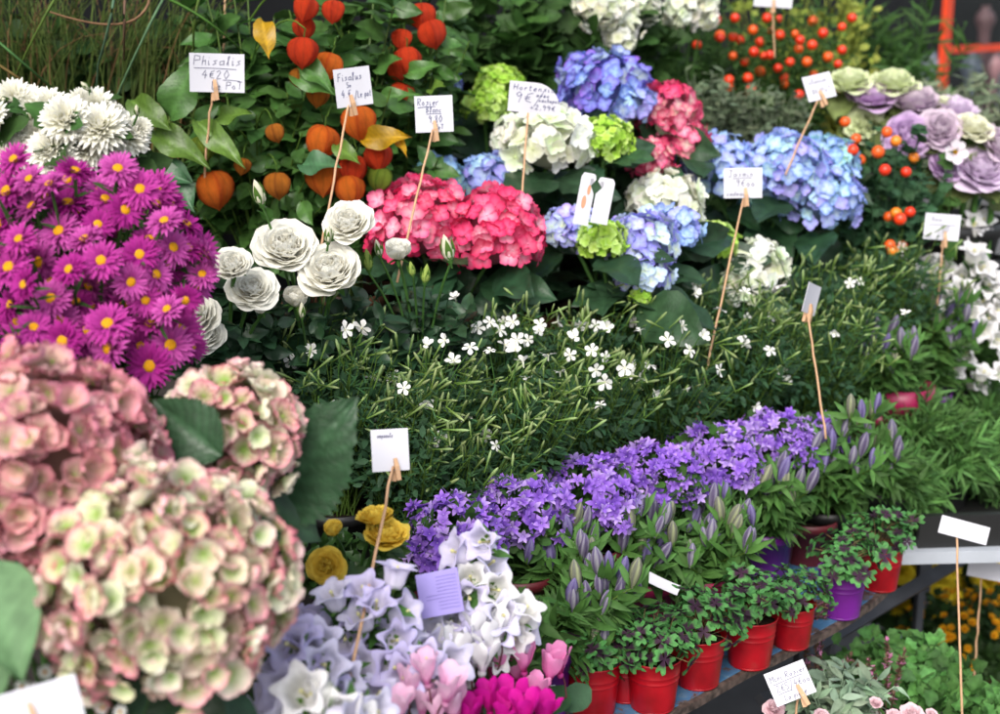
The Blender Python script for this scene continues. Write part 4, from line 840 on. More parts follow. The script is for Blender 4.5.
# ------------------------------------------------------------------ fine leaved green pots at the right, on the pale table
for i, (px, py, D, w, lab) in enumerate([(880, 465, 2.05, 55, 'nearest the gentians'), (940, 440, 2.13, 60, 'in the middle above the blank card'), (1000, 450, 2.18, 55, 'cut by the right edge'), (985, 405, 2.30, 55, 'behind, below the white bells'), (912, 402, 2.12, 46, 'behind, just below the magenta pot rim')]):
    c = at(px, py + 30, D + .06); root, b, top = potted('narrow_leaved_plant', 'lush narrow leaved green plant ' + lab, 'foliage plant', c, 'narrow leaved green plants on the pale table', .786, .05, .075, M_BLACKP)
    foli = MB(); R = w * D / F; tips, dd = dome(c, (R * 1.1, R * .9, R * .95), 95, -.3, .55)
    for p in tips:
        p = p + (.02, 0, 0); shoot(foli, curve(top + rdir(1)[0] * (.03, .03, 0), p, .9, 7, .4), 'narrow', 17, .050, np.array([.085, .20, .05]) * rng.uniform(.5, 1.4), .2, .6, r=.0009)
    foli.build('foliage', LEAFM, root)
root, b, top = potted('gentian', 'small budded gentian in a glossy magenta pot whose rim shows below the white bells', 'gentian', at(900, 400, 2.2), 'potted gentians in bud', None, .050, at(900, 383, 2.2)[2] - zshelf(at(900, 400, 2.2)), M_PINKP)
foli = MB(); tips, dd = dome(at(890, 360, 2.2), (.05, .05, .05), 26, -.1, .6)
for p in tips: shoot(foli, curve(top, p, .6, 6, .4), 'lance', 10, .055, GM * 1.1, .2, .85, GL * .5, .0014)
foli.build('foliage', LEAFM, root)
ob = None
# ------------------------------------------------------------------ back row greenery
def bush(name, label, cat, cen, D, R, nsh, nl, tpl, LS, lc, group=None, z=None, zmin=-.8, mat=None, r=.0016, shell=.5, out=.85):
    c = at(cen[0], cen[1], D); zz = 1.06 if z is None else z; root, b, top = potted(name, label, cat, c, group, zz, .06, .1, M_BLACKP); foli = MB()
    tips, dd = dome(c, R, nsh, zmin, shell)
    for p in tips: shoot(foli, curve(top + rdir(1)[0] * (.03, .03, 0), p, .6, 8, .4), tpl, nl, LS, np.asarray(lc) * rng.uniform(.75, 1.25), .25, out, r=r)
    foli.build('foliage', mat or LEAFM, root); return root, b, top
bg = 'leafy shrubs along the back of the stand'
bush('viburnum', 'shrub with lobed maple like leaves hanging at the top centre', 'shrub', (500, 20), 2.35, (.17, .10, .10), 46, 16, 'lobed', .075, GM * .75, bg)
bush('viburnum', 'lobed leaf shrub under the white flower clusters at the top', 'shrub', (610, 30), 2.5, (.14, .10, .10), 40, 14, 'lobed', .07, GM * .6, bg)
bush('dark_shrub', 'dark leafy shrub behind the square price card', 'shrub', (455, 65), 2.5, (.16, .10, .13), 46, 14, 'ovate', .07, GM * .55, bg)
bush('dark_shrub', 'dark leafy shrub behind the lime green hydrangea buds', 'shrub', (540, 90), 2.6, (.16, .10, .12), 46, 14, 'ovate', .06, GM * .5, bg)
bush('dark_shrub', 'dark leafy shrub behind the magenta hydrangea', 'shrub', (660, 60), 2.9, (.20, .12, .16), 46, 14, 'ovate', .06, GM * .5, bg)
bush('dark_shrub', 'dark leafy shrub under the ornamental grass at the top left', 'shrub', (60, 70), 2.1, (.17, .10, .10), 50, 14, 'ovate', .07, GM * .5, bg)
bush('dark_shrub', 'dark leafy shrub behind the first physalis', 'shrub', (190, 80), 2.15, (.17, .10, .12), 50, 14, 'ovate', .075, GM * .6, bg)
bush('dark_shrub', 'dark leafy shrub behind the lantern cluster', 'shrub', (320, 90), 2.3, (.17, .10, .14), 50, 14, 'ovate', .07, GM * .5, bg)
bush('silver_leaf_shrub', 'grey green shrub with narrow silvery leaves behind the sky blue hydrangea', 'shrub', (712, 105), 2.5, (.12, .09, .07), 60, 16, 'broadl', .035, hexc('748468') * .75, 'silvery leaved shrubs')
bush('silver_leaf_shrub', 'silvery leaved shrub between the blue heads and the slanted card', 'shrub', (768, 110), 2.5, (.09, .08, .06), 50, 16, 'broadl', .035, hexc('748468') * .75, 'silvery leaved shrubs')
bush('silver_leaf_shrub', 'silvery leaved shrub at the right edge behind the cabbages', 'shrub', (970, 108), 2.8, (.14, .09, .08), 56, 16, 'lance', .06, hexc('869478') * .8, 'silvery leaved shrubs')
bush('variegated_shrub', 'yellow green variegated shrub at the top right', 'shrub', (838, 30), 2.95, (.09, .09, .16), 50, 12, 'round', .032, hexc('a4b050') * .8)
bush('variegated_shrub', 'yellow green variegated sprigs near the top behind the berries', 'shrub', (775, 0), 3.0, (.14, .08, .05), 26, 12, 'round', .032, hexc('98a848') * .7)
root, b, top = bush('bamboo', 'airy bamboo like plant with thin drooping leaves before the orange window frame', 'foliage plant', (905, 45), 3.0, (.17, .14, .17), 56, 14, 'narrow', .085, GM * .95, None, None, -.9, None, .0016, .3, .9)
bush('dark_shrub', 'dark green bushy plant behind the cabbages', 'shrub', (880, 70), 3.15, (.18, .10, .18), 50, 14, 'lance', .06, GM * .6, bg)
bush('young_bush', 'dark green understorey plant around the hydrangea stems left of centre', 'shrub', (545, 205), 2.3, (.2, .08, .08), 40, 10, 'ovate', .07, GM * .5, bg)
bush('young_bush', 'dark green understorey plant behind the small white hydrangea', 'shrub', (700, 215), 2.45, (.2, .08, .08), 40, 10, 'ovate', .07, GM * .5, bg)
bush('young_bush', 'dark green understorey plant below the sky blue heads', 'shrub', (800, 240), 2.38, (.13, .08, .06), 40, 10, 'hyd', .07, GM * .8, bg)
# white flower clusters at the top
def panicle(label, blobs, D):
    c = at(blobs[0][0], blobs[0][1], D); root, b, top = potted('panicle_hydrangea', label, 'hydrangea', c, 'white flower clusters at the top edge', 1.06, .055, .1); mb2 = MB()
    for (x, y, r) in blobs:
        P = at(x, y, D + rng.uniform(-.04, .04)); head_mesh(P, r * D / F, 'white', .022, -.8, 1.1, .2).build('flower_head', PETAL, root); mb2.add(tube(curve(top, P, .7, 6, .4), .003, .002, 5, GM))
    mb2.build('stems', LEAFM, root)
panicle('white panicle hydrangea hanging at the top edge above the violet head', [(600, 8, 20), (620, 22, 20), (640, 5, 18), (622, 38, 13), (590, 0, 16)], 2.4)
panicle('white panicle hydrangea at the top edge right of the hanging one', [(680, 12, 16), (695, 2, 20), (704, 14, 12)], 2.55)
# ornamental grass top left
root, b, top = potted('ornamental_grass', 'arching ornamental grass with long thin blades at the top left', 'grass', at(70, 50, 2.1), None, 1.06, .08, .1, M_BLACKP)
foli = MB()
for i in range(420):
    x0 = rng.uniform(-60, 210); a = at(x0, rng.uniform(60, 130), 2.05 + rng.uniform(-.08, .12)); a[2] = min(a[2], 1.4)
    e = at(x0 + rng.normal() * 45 + 10, rng.uniform(-60, 60), 2.0 + rng.uniform(-.15, .15)); base = np.array([a[0] * .6 + b[0] * .4, a[1] * .6 + b[1] * .4, top[2]])
    u = np.linspace(0, 1, 9)[:, None]; mid = a + (0, 0, .12); pts = (1 - u) ** 2 * base + 2 * u * (1 - u) * mid + u * u * e
    cc = (np.array([.10, .15, .035]) if i % 6 else np.array([.22, .13, .06])) * rng.uniform(.6, 1.5); foli.add(tube(pts, .0018, .0005, 3, cc))
for (x1, y1, x2, y2, x3, y3, cc, D) in [(168, -10, 130, 60, 110, 115, hexc('5a7a58'), 1.75), (-10, 35, 20, 60, 60, 95, hexc('48703c'), 1.75), (150, -5, 145, 45, 50, 12, hexc('8a6a50'), 1.8), (115, -10, 112, 20, 98, 65, hexc('5a7a60'), 1.8), (125, -5, 124, 30, 124, 60, hexc('705848'), 1.8), (170, 0, 215, 20, 250, 60, hexc('48702c'), 1.82), (-10, 60, 25, 80, 45, 100, hexc('6c5a30'), 1.75), (60, -10, 30, 40, 10, 90, hexc('587030'), 1.8), (200, -5, 190, 30, 195, 60, hexc('587030'), 1.85)]:
    u = np.linspace(0, 1, 12)[:, None]; p = [at(x1, y1, D), at(x2, y2, D - .05), at(x3, y3, D + .08)]; pts = (1 - u) ** 2 * p[0] + 2 * u * (1 - u) * p[1] + u * u * p[2]
    pts = np.vstack([pts, (pts[-1] * .4 + top * .6)[None], top[None]]) if y3 > 60 else pts; foli.add(tube(pts, .0022, .0012, 4, cc))
foli.build('blades', LEAFM, root)
# ------------------------------------------------------------------ below the stand, right
LOWZ = .52
def lowpot(*a, **k): return potted(*a, **k)
c = at(905, 655, 1.93); root, b, top = potted('lobed_leaf_plant', 'light green lobed leaved plant in a grey white pot under the stand end', 'foliage plant', c, None, c[2] - .16, .062, .10, M_WHITEP)
WPB = b.copy(); foli = MB(); tips, dd = dome(c - (0, 0, .02), (.105, .08, .045), 60, -.15, .5)
for p in tips: shoot(foli, curve(top + rdir(1)[0] * (.02, .02, 0), p, .8, 6, .35), 'lobed', 8, .034, np.array([.085, .22, .055]) * rng.uniform(.6, 1.4), .4, .9, r=.001)
foli.build('foliage', LEAFM, root)
c = at(985, 716, 1.85); root, b, top = potted('lobed_leaf_plant', 'light green lobed leaved plant at the bottom right corner', 'foliage plant', c, None, WPB[2], .062, .10, M_WHITEP)
foli = MB(); tips, dd = dome(c, (.09, .07, .045), 50, -.2, .5)
for p in tips: shoot(foli, curve(top, p, .8, 6, .35), 'lobed', 8, .034, np.array([.08, .205, .05]) * rng.uniform(.6, 1.4), .4, .9, r=.001)
foli.build('foliage', LEAFM, root)
c = at(835, 695, 1.72); root, b, top = potted('sage', 'grey green sage with broad soft leaves before the white pot', 'herb', c, None, WPB[2], .055, .09, M_TERRA)
foli = MB(); tips, dd = dome(c, (.075, .06, .04), 40, -.3, .5)
for p in tips: shoot(foli, curve(top, p, .8, 6, .35), 'broadl', 9, .04, hexc('94ac90') * .85 * rng.uniform(.7, 1.2), .4, .85, r=.0012)
foli.build('foliage', LEAFM, root)
# heather spikes
for (lab, xs) in (('left of the tilted white card', [(817, 640, 600), (800, 650, 625), (826, 665, 590), (852, 700, 655)]), ('in front of the grey white pot', [(888, 705, 640), (905, 700, 650), (868, 710, 660), (855, 690, 662)])):
    c = at(xs[0][0], 690, 1.80); root, b, top = potted('heather', 'brownish flower spikes with tiny pink florets ' + lab, 'flowering plant', c, 'spiky brown flower stalks under the stand', WPB[2], .04, .07, M_TERRA); foli = MB()
    for (x, y0, y1) in xs:
        pth = curve(top, at(x, y1, 1.78), .7, 10, .3); foli.add(tube(pth, .0012, .0006, 4, hexc('5c4438')))
        k = 90; u = rng.uniform(.45, 1, k); i = np.minimum((u * 10).astype(int), 9); P = pth[i] + (pth[i + 1] - pth[i]) * (u * 10 - i)[:, None]; d = rdir(k)
        foli.add(LV['small'], P, framesY(d + (0, 0, .5), d, 0, .008), np.where(rng.uniform(size=(k, 1)) < .25, hexc('c880a8'), hexc('6e5648')) * jit(k))
    foli.build('spikes', LEAFM, root)
def pinkroses(label, bl, cen, D):
    c = at(cen[0], cen[1], D + .04); root, b, top = potted('rose_bush', label, 'rose', c, 'pale pink roses at the bottom edge', WPB[2], .05, .09, M_TERRA); foli = MB()
    for i, (x, y, s) in enumerate(bl): place_flower(ROSEP[i % 2], 'flower', root, at(x, y, D), nrm(np.array([0, -.5, 1.]) + rng.normal(size=3) * .15), s * D / F * .8, foli, top, .0016)
    tips, dd = dome(c - (0, 0, .03), (.05, .04, .03), 24, -.3, .5)
    for p in tips: shoot(foli, curve(top, p, .7, 6, .35), 'rose', 10, .028, GB, .3, .9)
    foli.build('foliage', LEAF, root)
pinkroses('pale pink rose bush under the tilted white card', [(774, 710, 26), (822, 716, 20)], (800, 730), 1.62)
pinkroses('pale pink rose bush in front of the grey white pot', [(876, 703, 16), (912, 715, 28), (932, 714, 14), (895, 716, 20)], (905, 735), 1.68)
# yellow chrysanthemums on the ground level shelf
random.seed(9); pomt = merge([whorl(leaf(.5, .2, 'strap', 2, 1, .1, -.3, c0=hexc('d08810'), c1=hexc('f4b820')), 12, math.radians(78), .03), whorl(leaf(.42, .2, 'strap', 2, 1, .1, -.3, c0=hexc('d08810'), c1=hexc('f4b820')), 9, math.radians(50), .03), lathe([(.2, .05), (.12, .2), (.001, .24)], 7, col=hexc('c07c0c'))])
pom = mesh_of(pomt, 'flower', PETAL)
for (lab, cx, cy, D, Rp, n) in (('right of the white pot', 960, 640, 2.42, 60, 75), ('at the right edge', 1010, 620, 2.5, 50, 45), ('behind the leaning blank card', 930, 650, 2.55, 40, 40)):
    c = at(cx, cy, D + .08); root, b, top = potted('chrysanthemum', 'dome of small golden chrysanthemum buttons ' + lab, 'chrysanthemum', c, 'golden button chrysanthemums under the table', c[2] - .2, .08, .12, M_TERRA)
    foli = MB(); R = Rp * D / F * 1.1; P, d = dome(c, (R, R, R * .75), n * 2, 0, .95); s_ = (d @ TOCAM > .0); P, d = P[s_][:n], d[s_][:n]
    for i in range(len(P)): inst(pom, 'flower', root, P[i], framesZ(nrm(d[i])[None], None, rng.uniform(.014, .020))[0])
    tips, dd = dome(c, (R * .95, R * .95, R * .7), 120, -.3, .7)
    for p in tips: shoot(foli, curve(top, p, .7, 6, .4), 'lobed', 10, .028, GM * .5, .4, .85)
    foli.build('foliage', LEAFM, root)
    root['_sup'] = 1
YM = [(915, 558, 2.9), (945, 572, 2.9), (975, 552, 2.9), (1000, 548, 2.95), (930, 600, 2.85), (965, 598, 2.9), (905, 590, 2.95), (985, 580, 2.9)]
for (lab, sel) in (('left under the pale table edge', [0, 4, 6]), ('right under the pale table edge', [1, 2, 3, 5, 7])):
    c = at(YM[sel[1]][0], 600, 3.0); root, b, top = potted('chrysanthemum', 'large lemon yellow chrysanthemums ' + lab, 'chrysanthemum', c, 'lemon yellow chrysanthemums under the table', max(.02, c[2] - .3), .09, .14, M_TERRA); foli = MB()
    for i in sel:
        for q in range(5):
            P = at(YM[i][0] + rng.uniform(-16, 16), YM[i][1] + rng.uniform(-12, 14), YM[i][2] + rng.uniform(-.05, .08)); place_flower(MUMY[i % 2], 'flower', root, P, facing(.3, .6), .055, foli, top, .002)
    tips, dd = dome(c, (.16, .12, .10), 70, -.6, .5)
    for p in tips: shoot(foli, curve(top, p, .7, 6, .4), 'lobed', 12, .05, GM * .5, .3, .85)
    foli.build('foliage', LEAFM, root)
# ------------------------------------------------------------------ the stand
def prism(poly, z0, z1, col=(1, 1, 1)):
    poly = np.asarray(poly); n = len(poly); c = poly.mean(0)
    V = np.vstack([np.c_[poly, np.full(n, z0)], np.c_[poly, np.full(n, z1)], [[*c, z0]], [[*c, z1]]])
    Q = [[i, (i + 1) % n, n + (i + 1) % n, n + i] for i in range(n)]; Tr = [[2 * n, (i + 1) % n, i] for i in range(n)] + [[2 * n + 1, n + i, n + (i + 1) % n] for i in range(n)]
    return T(V, Q, Tr)
def sxy(s, t): p = P0 + U * s + N2 * t; return (p[0], p[1])
def onz(px, py, z):
    h = (px - 500) / F; v = (py - 357) / F; D = (CAMZ - z) / (sp_ + cp * v); return (D * h, D * (cp - sp_ * v))
EDGE = [onz(x, y, .79) for x, y in ((674, 712), (700, 699), (725, 684), (750, 670), (775, 658), (800, 645), (825, 632), (850, 618), (872, 603), (888, 589), (896, 577), (898, 566))]
tl = [(sof(p), tof(p)) for p in EDGE]
print('edge s,t', [(round(a, 3), round(c, 3)) for a, c in tl])
stand = thing('display_stand', 'tiered flower stand with a worn blue front shelf and rusty edge', 'display stand', (*sxy(-.3, .5), 0))
t0 = tl[0][1]
poly = [sxy(-1.25, t0 - .02)] + [sxy(-.6, t0 - .01)] + EDGE + [sxy(tl[-1][0] - .03, .18), sxy(-1.25, .18)]
mb = MB(); mb.add(prism(poly, .780, .7895)); o = mb.build('front_shelf', M_RUST, stand, False); 
cen_ = np.mean(np.array(poly), 0)
inn = [tuple(np.array(p) + (nrm(N2) * .007 if i < len(poly) - 2 else 0)) for i, p in enumerate(poly)]
mb = MB(); mb.add(prism(inn, .7896, .791)); mb.build('painted_top', M_BLUE, o, False)
for k, (t1, t2, z) in enumerate(((.184, .335, .86), (.305, .475, .93), (.445, .645, 1.0), (.622, 1.0, 1.06))):
    mb = MB(); s2 = .56 if k == 0 else 1.45; mb.add(prism([sxy(-1.25, t1), sxy(s2, t1), sxy(s2, t2), sxy(-1.25, t2)], z - .016 - .0005 * k, z - .0005)); mb.build('shelf_board', M_BOARD, stand, False)
    mb = MB(); zt = z - .018; zb = (.7, .772, .842, .912)[k]; mb.add(prism([sxy(-1.25, t1 + .004), sxy(s2, t1 + .004), sxy(s2, t1 + .014), sxy(-1.25, t1 + .014)], zb, zt)); mb.build('riser', M_BOARD, stand, False)
def post(s, t, z, par, r=.012, mat=M_METAL):
    x, y = sxy(s, t); mb = MB(); mb.add(tube([(x, y, 0), (x, y, z * .5), (x, y, z)], r, r, 4, (1, 1, 1), True)); mb.build('leg', mat, par, False)
for s, t, z in ((-1.1, .03, .771), (-.35, .05, .771), (.40, .06, .771), (-1.1, .95, 1.04), (-.2, .95, 1.04), (.55, .95, 1.04), (1.4, .95, 1.04)): post(s, t, z, stand)
def bar(a, b_, par, r=.012, mat=M_METAL, name='brace'):
    mb = MB(); a = np.array(a); b_ = np.array(b_); mb.add(tube([a, (a + b_) / 2, b_], r, r, 4, (1, 1, 1), True)); mb.build(name, mat, par, False)
# pale table continuing to the right
tab = thing('side_table', 'table with pale painted metal edge carrying the narrow leaved plants', 'table', (*sxy(.95, .1), 0))
mb = MB(); ta = [onz(x, y, .785) for x, y in ((900, 553), (1060, 549))]; ta = [(sof(p), tof(p)) for p in ta]; print('table', ta)
tA = onz(880, 553, .785); tB = onz(1100, 548, .785); tAf = np.array(tA); tBf = np.array(tB)
mb.add(prism([tA, tB, tuple(tBf + (0, .8)), tuple(tAf + (.12, .45))], .766, .785)); mb.build('table_top', M_WMETAL, tab, False)
for p in (tAf + (.16, .3), tBf + (-.02, .03), tBf + (-.02, .7)):
    mb = MB(); mb.add(tube([(*p, 0), (*p, .4), (*p, .765)], .009, .009, 4, (1, 1, 1), True)); mb.build('leg', M_METAL, tab, False)
bar(at(800, 655, 1.95), at(960, 560, 2.25), tab, .014)
bar(at(760, 700, 1.95), at(900, 640, 2.25), tab, .010)
bar(at(820, 700, 2.1), at(835, 610, 2.1), tab, .010)
# lower shelf carrying the plants under the stand
low = thing('low_bench', 'low dark bench under the stand end holding the potted greenery', 'bench', (WPB[0], WPB[1], 0))
z = WPB[2] - .002; mb = MB(); q = [sxy(-.2, -.28), sxy(.68, -.28), sxy(.68, .04), sxy(-.2, .04)]; mb.add(prism(q, z - .02, z)); mb.build('bench_top', M_BOARD, low, False)
for s, t in ((-.18, -.26), (.66, -.26), (.66, .02), (-.18, .02)): post(s, t, z - .021, low, .014, M_BOARD)
# black trays holding plants (dark row seen between table and leaves)
tr = thing('plant_tray', 'black plastic tray standing on the pale table edge', 'tray', (*(tAf + (.3, .07)), .786))
mb = MB(); A = tAf + (.06, .016); B = tBf + (-.03, .016); mb.add(prism([tuple(A), tuple(B), tuple(B + (0, .012)), tuple(A + (0, .012))], .786, .835)); mb.build('tray_wall', M_BLACKP, tr, False)
for nm, pts in (('tray_floor', [tuple(A + (0, .0125)), tuple(B + (0, .0125)), tuple(B + (0, .3)), tuple(A + (0, .3))]),): mb = MB(); mb.add(prism(pts, .786, .790)); mb.build(nm, M_BLACKP, tr, False)
for (lab, x, y, D) in (('below the golden buttons', 965, 640, 2.5), ('below the lemon yellow blooms', 950, 600, 3.0)):
    supz = min([o['_w'][2] for o in bpy.data.objects if o.parent is None and o.name.startswith('chrysanthemum') and abs(o['_w'][1] - at(x, y, D)[1]) < .2 and o['_w'][2] < .7] or [.3])
    p = at(x, y, D); cr = thing('crate', 'dark wooden crate ' + lab, 'crate', (p[0], p[1], 0), 'dark crates under the table'); zt = supz - .001
    for k in range(3): mb = MB(); h_ = zt / 3 - .01; mb.add(box(.62, .34, h_, (p[0], p[1] + .08, zt * (k + .5) / 3))); mb.build('slat_row', M_BOARD, cr, False)
# ------------------------------------------------------------------ facade behind
def facade_pt(s, z, t=1.25): x, y = sxy(s, t); return np.array([x, y, z])
fc = thing('shop_front', 'dark shop front behind the stand with an orange window frame', 'shop front', (*sxy(1.0, 1.3), 0))
def wallpiece(name, s1, s2, z1, z2, t1, t2, mat): mb = MB(); mb.add(prism([sxy(s1, t1), sxy(s2, t1), sxy(s2, t2), sxy(s1, t2)], z1, z2)); return mb.build(name, mat, fc, False)
h = (950 - 500) / F; D4 = (1.25 + .797) / .442
p = at(950, 50, D4); sF = sof(p); zF = p[2]; print('frame', sF, zF, tof(p))
wallpiece('wall', -2.5, sF - 1.3, 0, 3.0, 1.27, 1.42, M_DARK)
wallpiece('plinth', sF - 1.299, sF + 2.5, 0, .95, 1.262, 1.43, M_PLINTH)
wallpiece('lintel', sF - 1.299, sF + 2.5, 2.6, 3.0, 1.27, 1.42, M_DARK)
wallpiece('interior_wall', sF - 1.6, sF + 3.2, 0.0, 3.0, 2.4, 2.5, M_DARK)
wallpiece('interior_floor', sF - 1.298, sF + 2.5, .80, .948, 1.431, 2.39, M_DARK)
wf = wallpiece('window_frame', sF - .022, sF + .022, .951, 2.599, 1.262, 1.28, M_ORANGE)
for k, (a, c_, z1, z2) in enumerate(((sF + .0225, sF + 1.4, zF - .012, zF + .012), (sF + .0225, sF + 1.4, .952, .99), (sF - 1.29, sF - .0225, .952, .99))): wallpiece('frame_bar', a, c_, z1, z2, 1.264, 1.278, M_ORANGE)
wallpiece('window_pane', sF + .023, sF + 1.39, zF + .0125, 2.59, 1.270, 1.273, M_GLASS)
wallpiece('window_pane', sF + .023, sF + 1.39, .991, zF - .0125, 1.270, 1.273, M_GLASS)
for i, (x, y, r, m, lab, dd) in enumerate(((972, 68, 12, M_VASE, 'grey blue round vase inside the window', .35), (992, 66, 12, M_VASE2, 'dusty pink round vase inside the window', .35), (930, 70, 14, M_VASE, 'grey vase seen through the bamboo like leaves', .5), (985, 20, 12, M_VASE2, 'dark pink tall vase in the window', .8))):
    P = at(x, y, D4 + dd); R = r * D4 / F * 1.05; v = thing('vase', lab, 'vase', (P[0], P[1], .949)); mb = MB(); hh = P[2] - .949
    mb.add(lathe([(.001, 0), (R * .7, 0), (R * .6, .05), (R * .25, hh * .5), (R * .6, hh - R * .9), (R, hh), (R * .8, hh + R * .6), (R * .4, hh + R), (R * .45, hh + R * 1.3), (R * .35, hh + R * 1.25), (.001, hh + R * .5)], 24), np.array([[P[0], P[1], .949]])); mb.build('body', m, v)
# green wire hoop handle of a basket at right edge
P = at(985, 262, 2.5); bs = thing('basket', 'dark basket with a green wire handle at the right edge', 'basket', (P[0], P[1], 1.06)); a = np.linspace(0, math.pi, 16)
mb = MB(); mb.add(tube(np.array([(P[0] + .035 * math.cos(t) , P[1], 1.12 + .12 * math.sin(t)) for t in a]), .003, .003, 6, (1, 1, 1), True)); mb.build('handle', M_GREENW, bs)
mb = MB(); mb.add(lathe([(.001, .0), (.03, 0), (.04, .06), (.036, .06), (.028, .004), (.001, .004)], 18), P[None] * (1, 1, 0) + (0, 0, 1.061)); mb.build('bowl', M_BLACKP, bs)
# ------------------------------------------------------------------ ground
me = bpy.data.meshes.new('ground'); me.from_pydata([(-60, -60, 0), (60, -60, 0), (60, 60, 0), (-60, 60, 0)], [], [(0, 1, 2, 3)]); M_GROUND = plain('paving', (.10, .10, .10), .85, 0, .3, .35, 6, .2); me.materials.append(M_GROUND)
o = bpy.data.objects.new('ground', me); COL.objects.link(o); o['kind'] = 'structure'
# ------------------------------------------------------------------ price cards on sticks, hand written
G = {'P': [[(0, 0), (0, 1), (.5, .95), (.5, .55), (0, .5)]], 'h': [[(0, 0), (.1, 1)], [(.05, .4), (.3, .55), (.35, 0)]], 'y': [[(0, .5), (.2, .1)], [(.45, .5), (.1, -.4)]], 's': [[(.4, .5), (.1, .45), (.35, .2), (0, .0)]], 'a': [[(.4, .5), (.05, .4), (.05, .05), (.4, .1), (.4, .5), (.45, 0)]], 'l': [[(0, 0), (.25, 1), (.05, .9), (.15, 0)]], 'i': [[(0, .5), (.05, 0), (.15, .1)], [(.05, .75), (.07, .8)]],
 '4': [[(.3, 1), (0, .4), (.5, .4)], [(.35, .7), (.3, 0)]], '2': [[(0, .8), (.25, 1), (.4, .75), (0, 0), (.5, .02)]], '0': [[(.25, 1), (0, .5), (.25, 0), (.5, .5), (.25, 1)]], 'E': [[(.5, .95), (.15, .8), (.1, .2), (.5, .05)], [(0, .55), (.4, .58)], [(0, .4), (.35, .42)]], 'L': [[(0, 1), (0, 0), (.4, 0)]], 'e': [[(0, .25), (.4, .3), (.3, .5), (.05, .35), (.1, .0), (.4, .05)]], 'o': [[(.2, .5), (0, .25), (.2, 0), (.4, .25), (.2, .5)]],
 'T': [[(0, 1), (.6, 1)], [(.3, 1), (.28, 0)]], 'F': [[(0, 0), (0, 1), (.5, 1)], [(0, .55), (.35, .55)]], 'c': [[(.35, .45), (.05, .35), (.05, .05), (.35, .05)]], 'n': [[(0, .5), (.03, 0)], [(.02, .4), (.25, .5), (.3, 0)]], 'R': [[(0, 0), (0, 1), (.45, .9), (.4, .55), (0, .5), (.45, 0)]], 'B': [[(0, 0), (0, 1), (.4, .85), (0, .5), (.45, .3), (0, 0)]], ',': [[(.1, .1), (0, -.15)]], '.': [[(.1, .0), (.12, .06)]], '9': [[(.4, .7), (.2, 1), (0, .75), (.2, .55), (.4, .8), (.3, 0)]],
 'H': [[(0, 0), (0, 1)], [(.45, 0), (.45, 1)], [(0, .5), (.45, .5)]], 'r': [[(0, .5), (.03, 0)], [(.02, .35), (.3, .5)]], 't': [[(.15, .9), (.1, .05), (.3, .05)], [(0, .6), (.3, .6)]], 'u': [[(0, .5), (.05, 0), (.3, .1), (.35, .5), (.4, 0)]], 'v': [[(0, .5), (.15, 0), (.35, .5)]], '+': [[(0, .3), (.5, .3)], [(.25, .05), (.25, .6)]], '8': [[(.25, .5), (.05, .75), (.25, 1), (.4, .75), (.05, .25), (.25, 0), (.45, .25), (.25, .5)]], '5': [[(.45, 1), (.05, 1), (.02, .6), (.4, .5), (.4, .1), (0, 0)]],
 '/': [[(0, -.3), (.45, 1.1)]], 'p': [[(0, .5), (0, -.4)], [(0, .4), (.3, .5), (.3, .1), (0, .05)]], 'm': [[(0, 0), (0, .5)], [(0, .4), (.2, .5), (.22, 0)], [(.22, .4), (.4, .5), (.45, 0)]], 'w': [[(0, .5), (.1, 0), (.25, .4), (.4, 0), (.5, .5)]], 'q': [[(.35, .5), (.05, .4), (.1, .1), (.35, .2)], [(.37, .5), (.33, -.4)]], 'J': [[(.1, 1), (.5, 1)], [(.35, 1), (.3, 0), (0, .1)]], 'd': [[(.35, .4), (.05, .4), (.05, .05), (.35, .1)], [(.4, 1), (.35, 0)]], 'M': [[(0, 0), (0, 1), (.3, .4), (.6, 1), (.6, 0)]], 'G': [[(.5, .9), (.1, .9), (.02, .3), (.3, 0), (.5, .2), (.5, .45), (.3, .45)]], 'z': [[(0, .5), (.4, .5), (0, 0), (.4, 0)]], '-': [[(0, .3), (.4, .33)]], '_': [[(0, 0), (.5, 0)]], ' ': []}
def strokes(text, x, y, h, slant=.15):
    out = []
    for ch in text:
        g = G.get(ch, []); w = 0
        for st_ in g:
            out.append([(x + px * h * .8 + slant * py * h * .5 + random.uniform(-.02, .02) * h, y + py * h + random.uniform(-.03, .03) * h) for px, py in st_]); w = max(w, max(p[0] for p in st_))
        x += (w * .8 + .2) * h if g else .4 * h
    return out
def ribbon(sts, w, z=0):
    V = []; Q = []
    for s in sts:
        p = np.array(s, float); d = nrm(np.gradient(p, axis=0)); n = np.c_[-d[:, 1], d[:, 0]] * w / 2; k = len(V)
        for a, b_ in zip(p - n, p + n): V += [(*a, z), (*b_, z)]
        Q += [[k + 2 * i, k + 2 * i + 1, k + 2 * i + 3, k + 2 * i + 2] for i in range(len(p) - 1)]
    return T(V, Q)
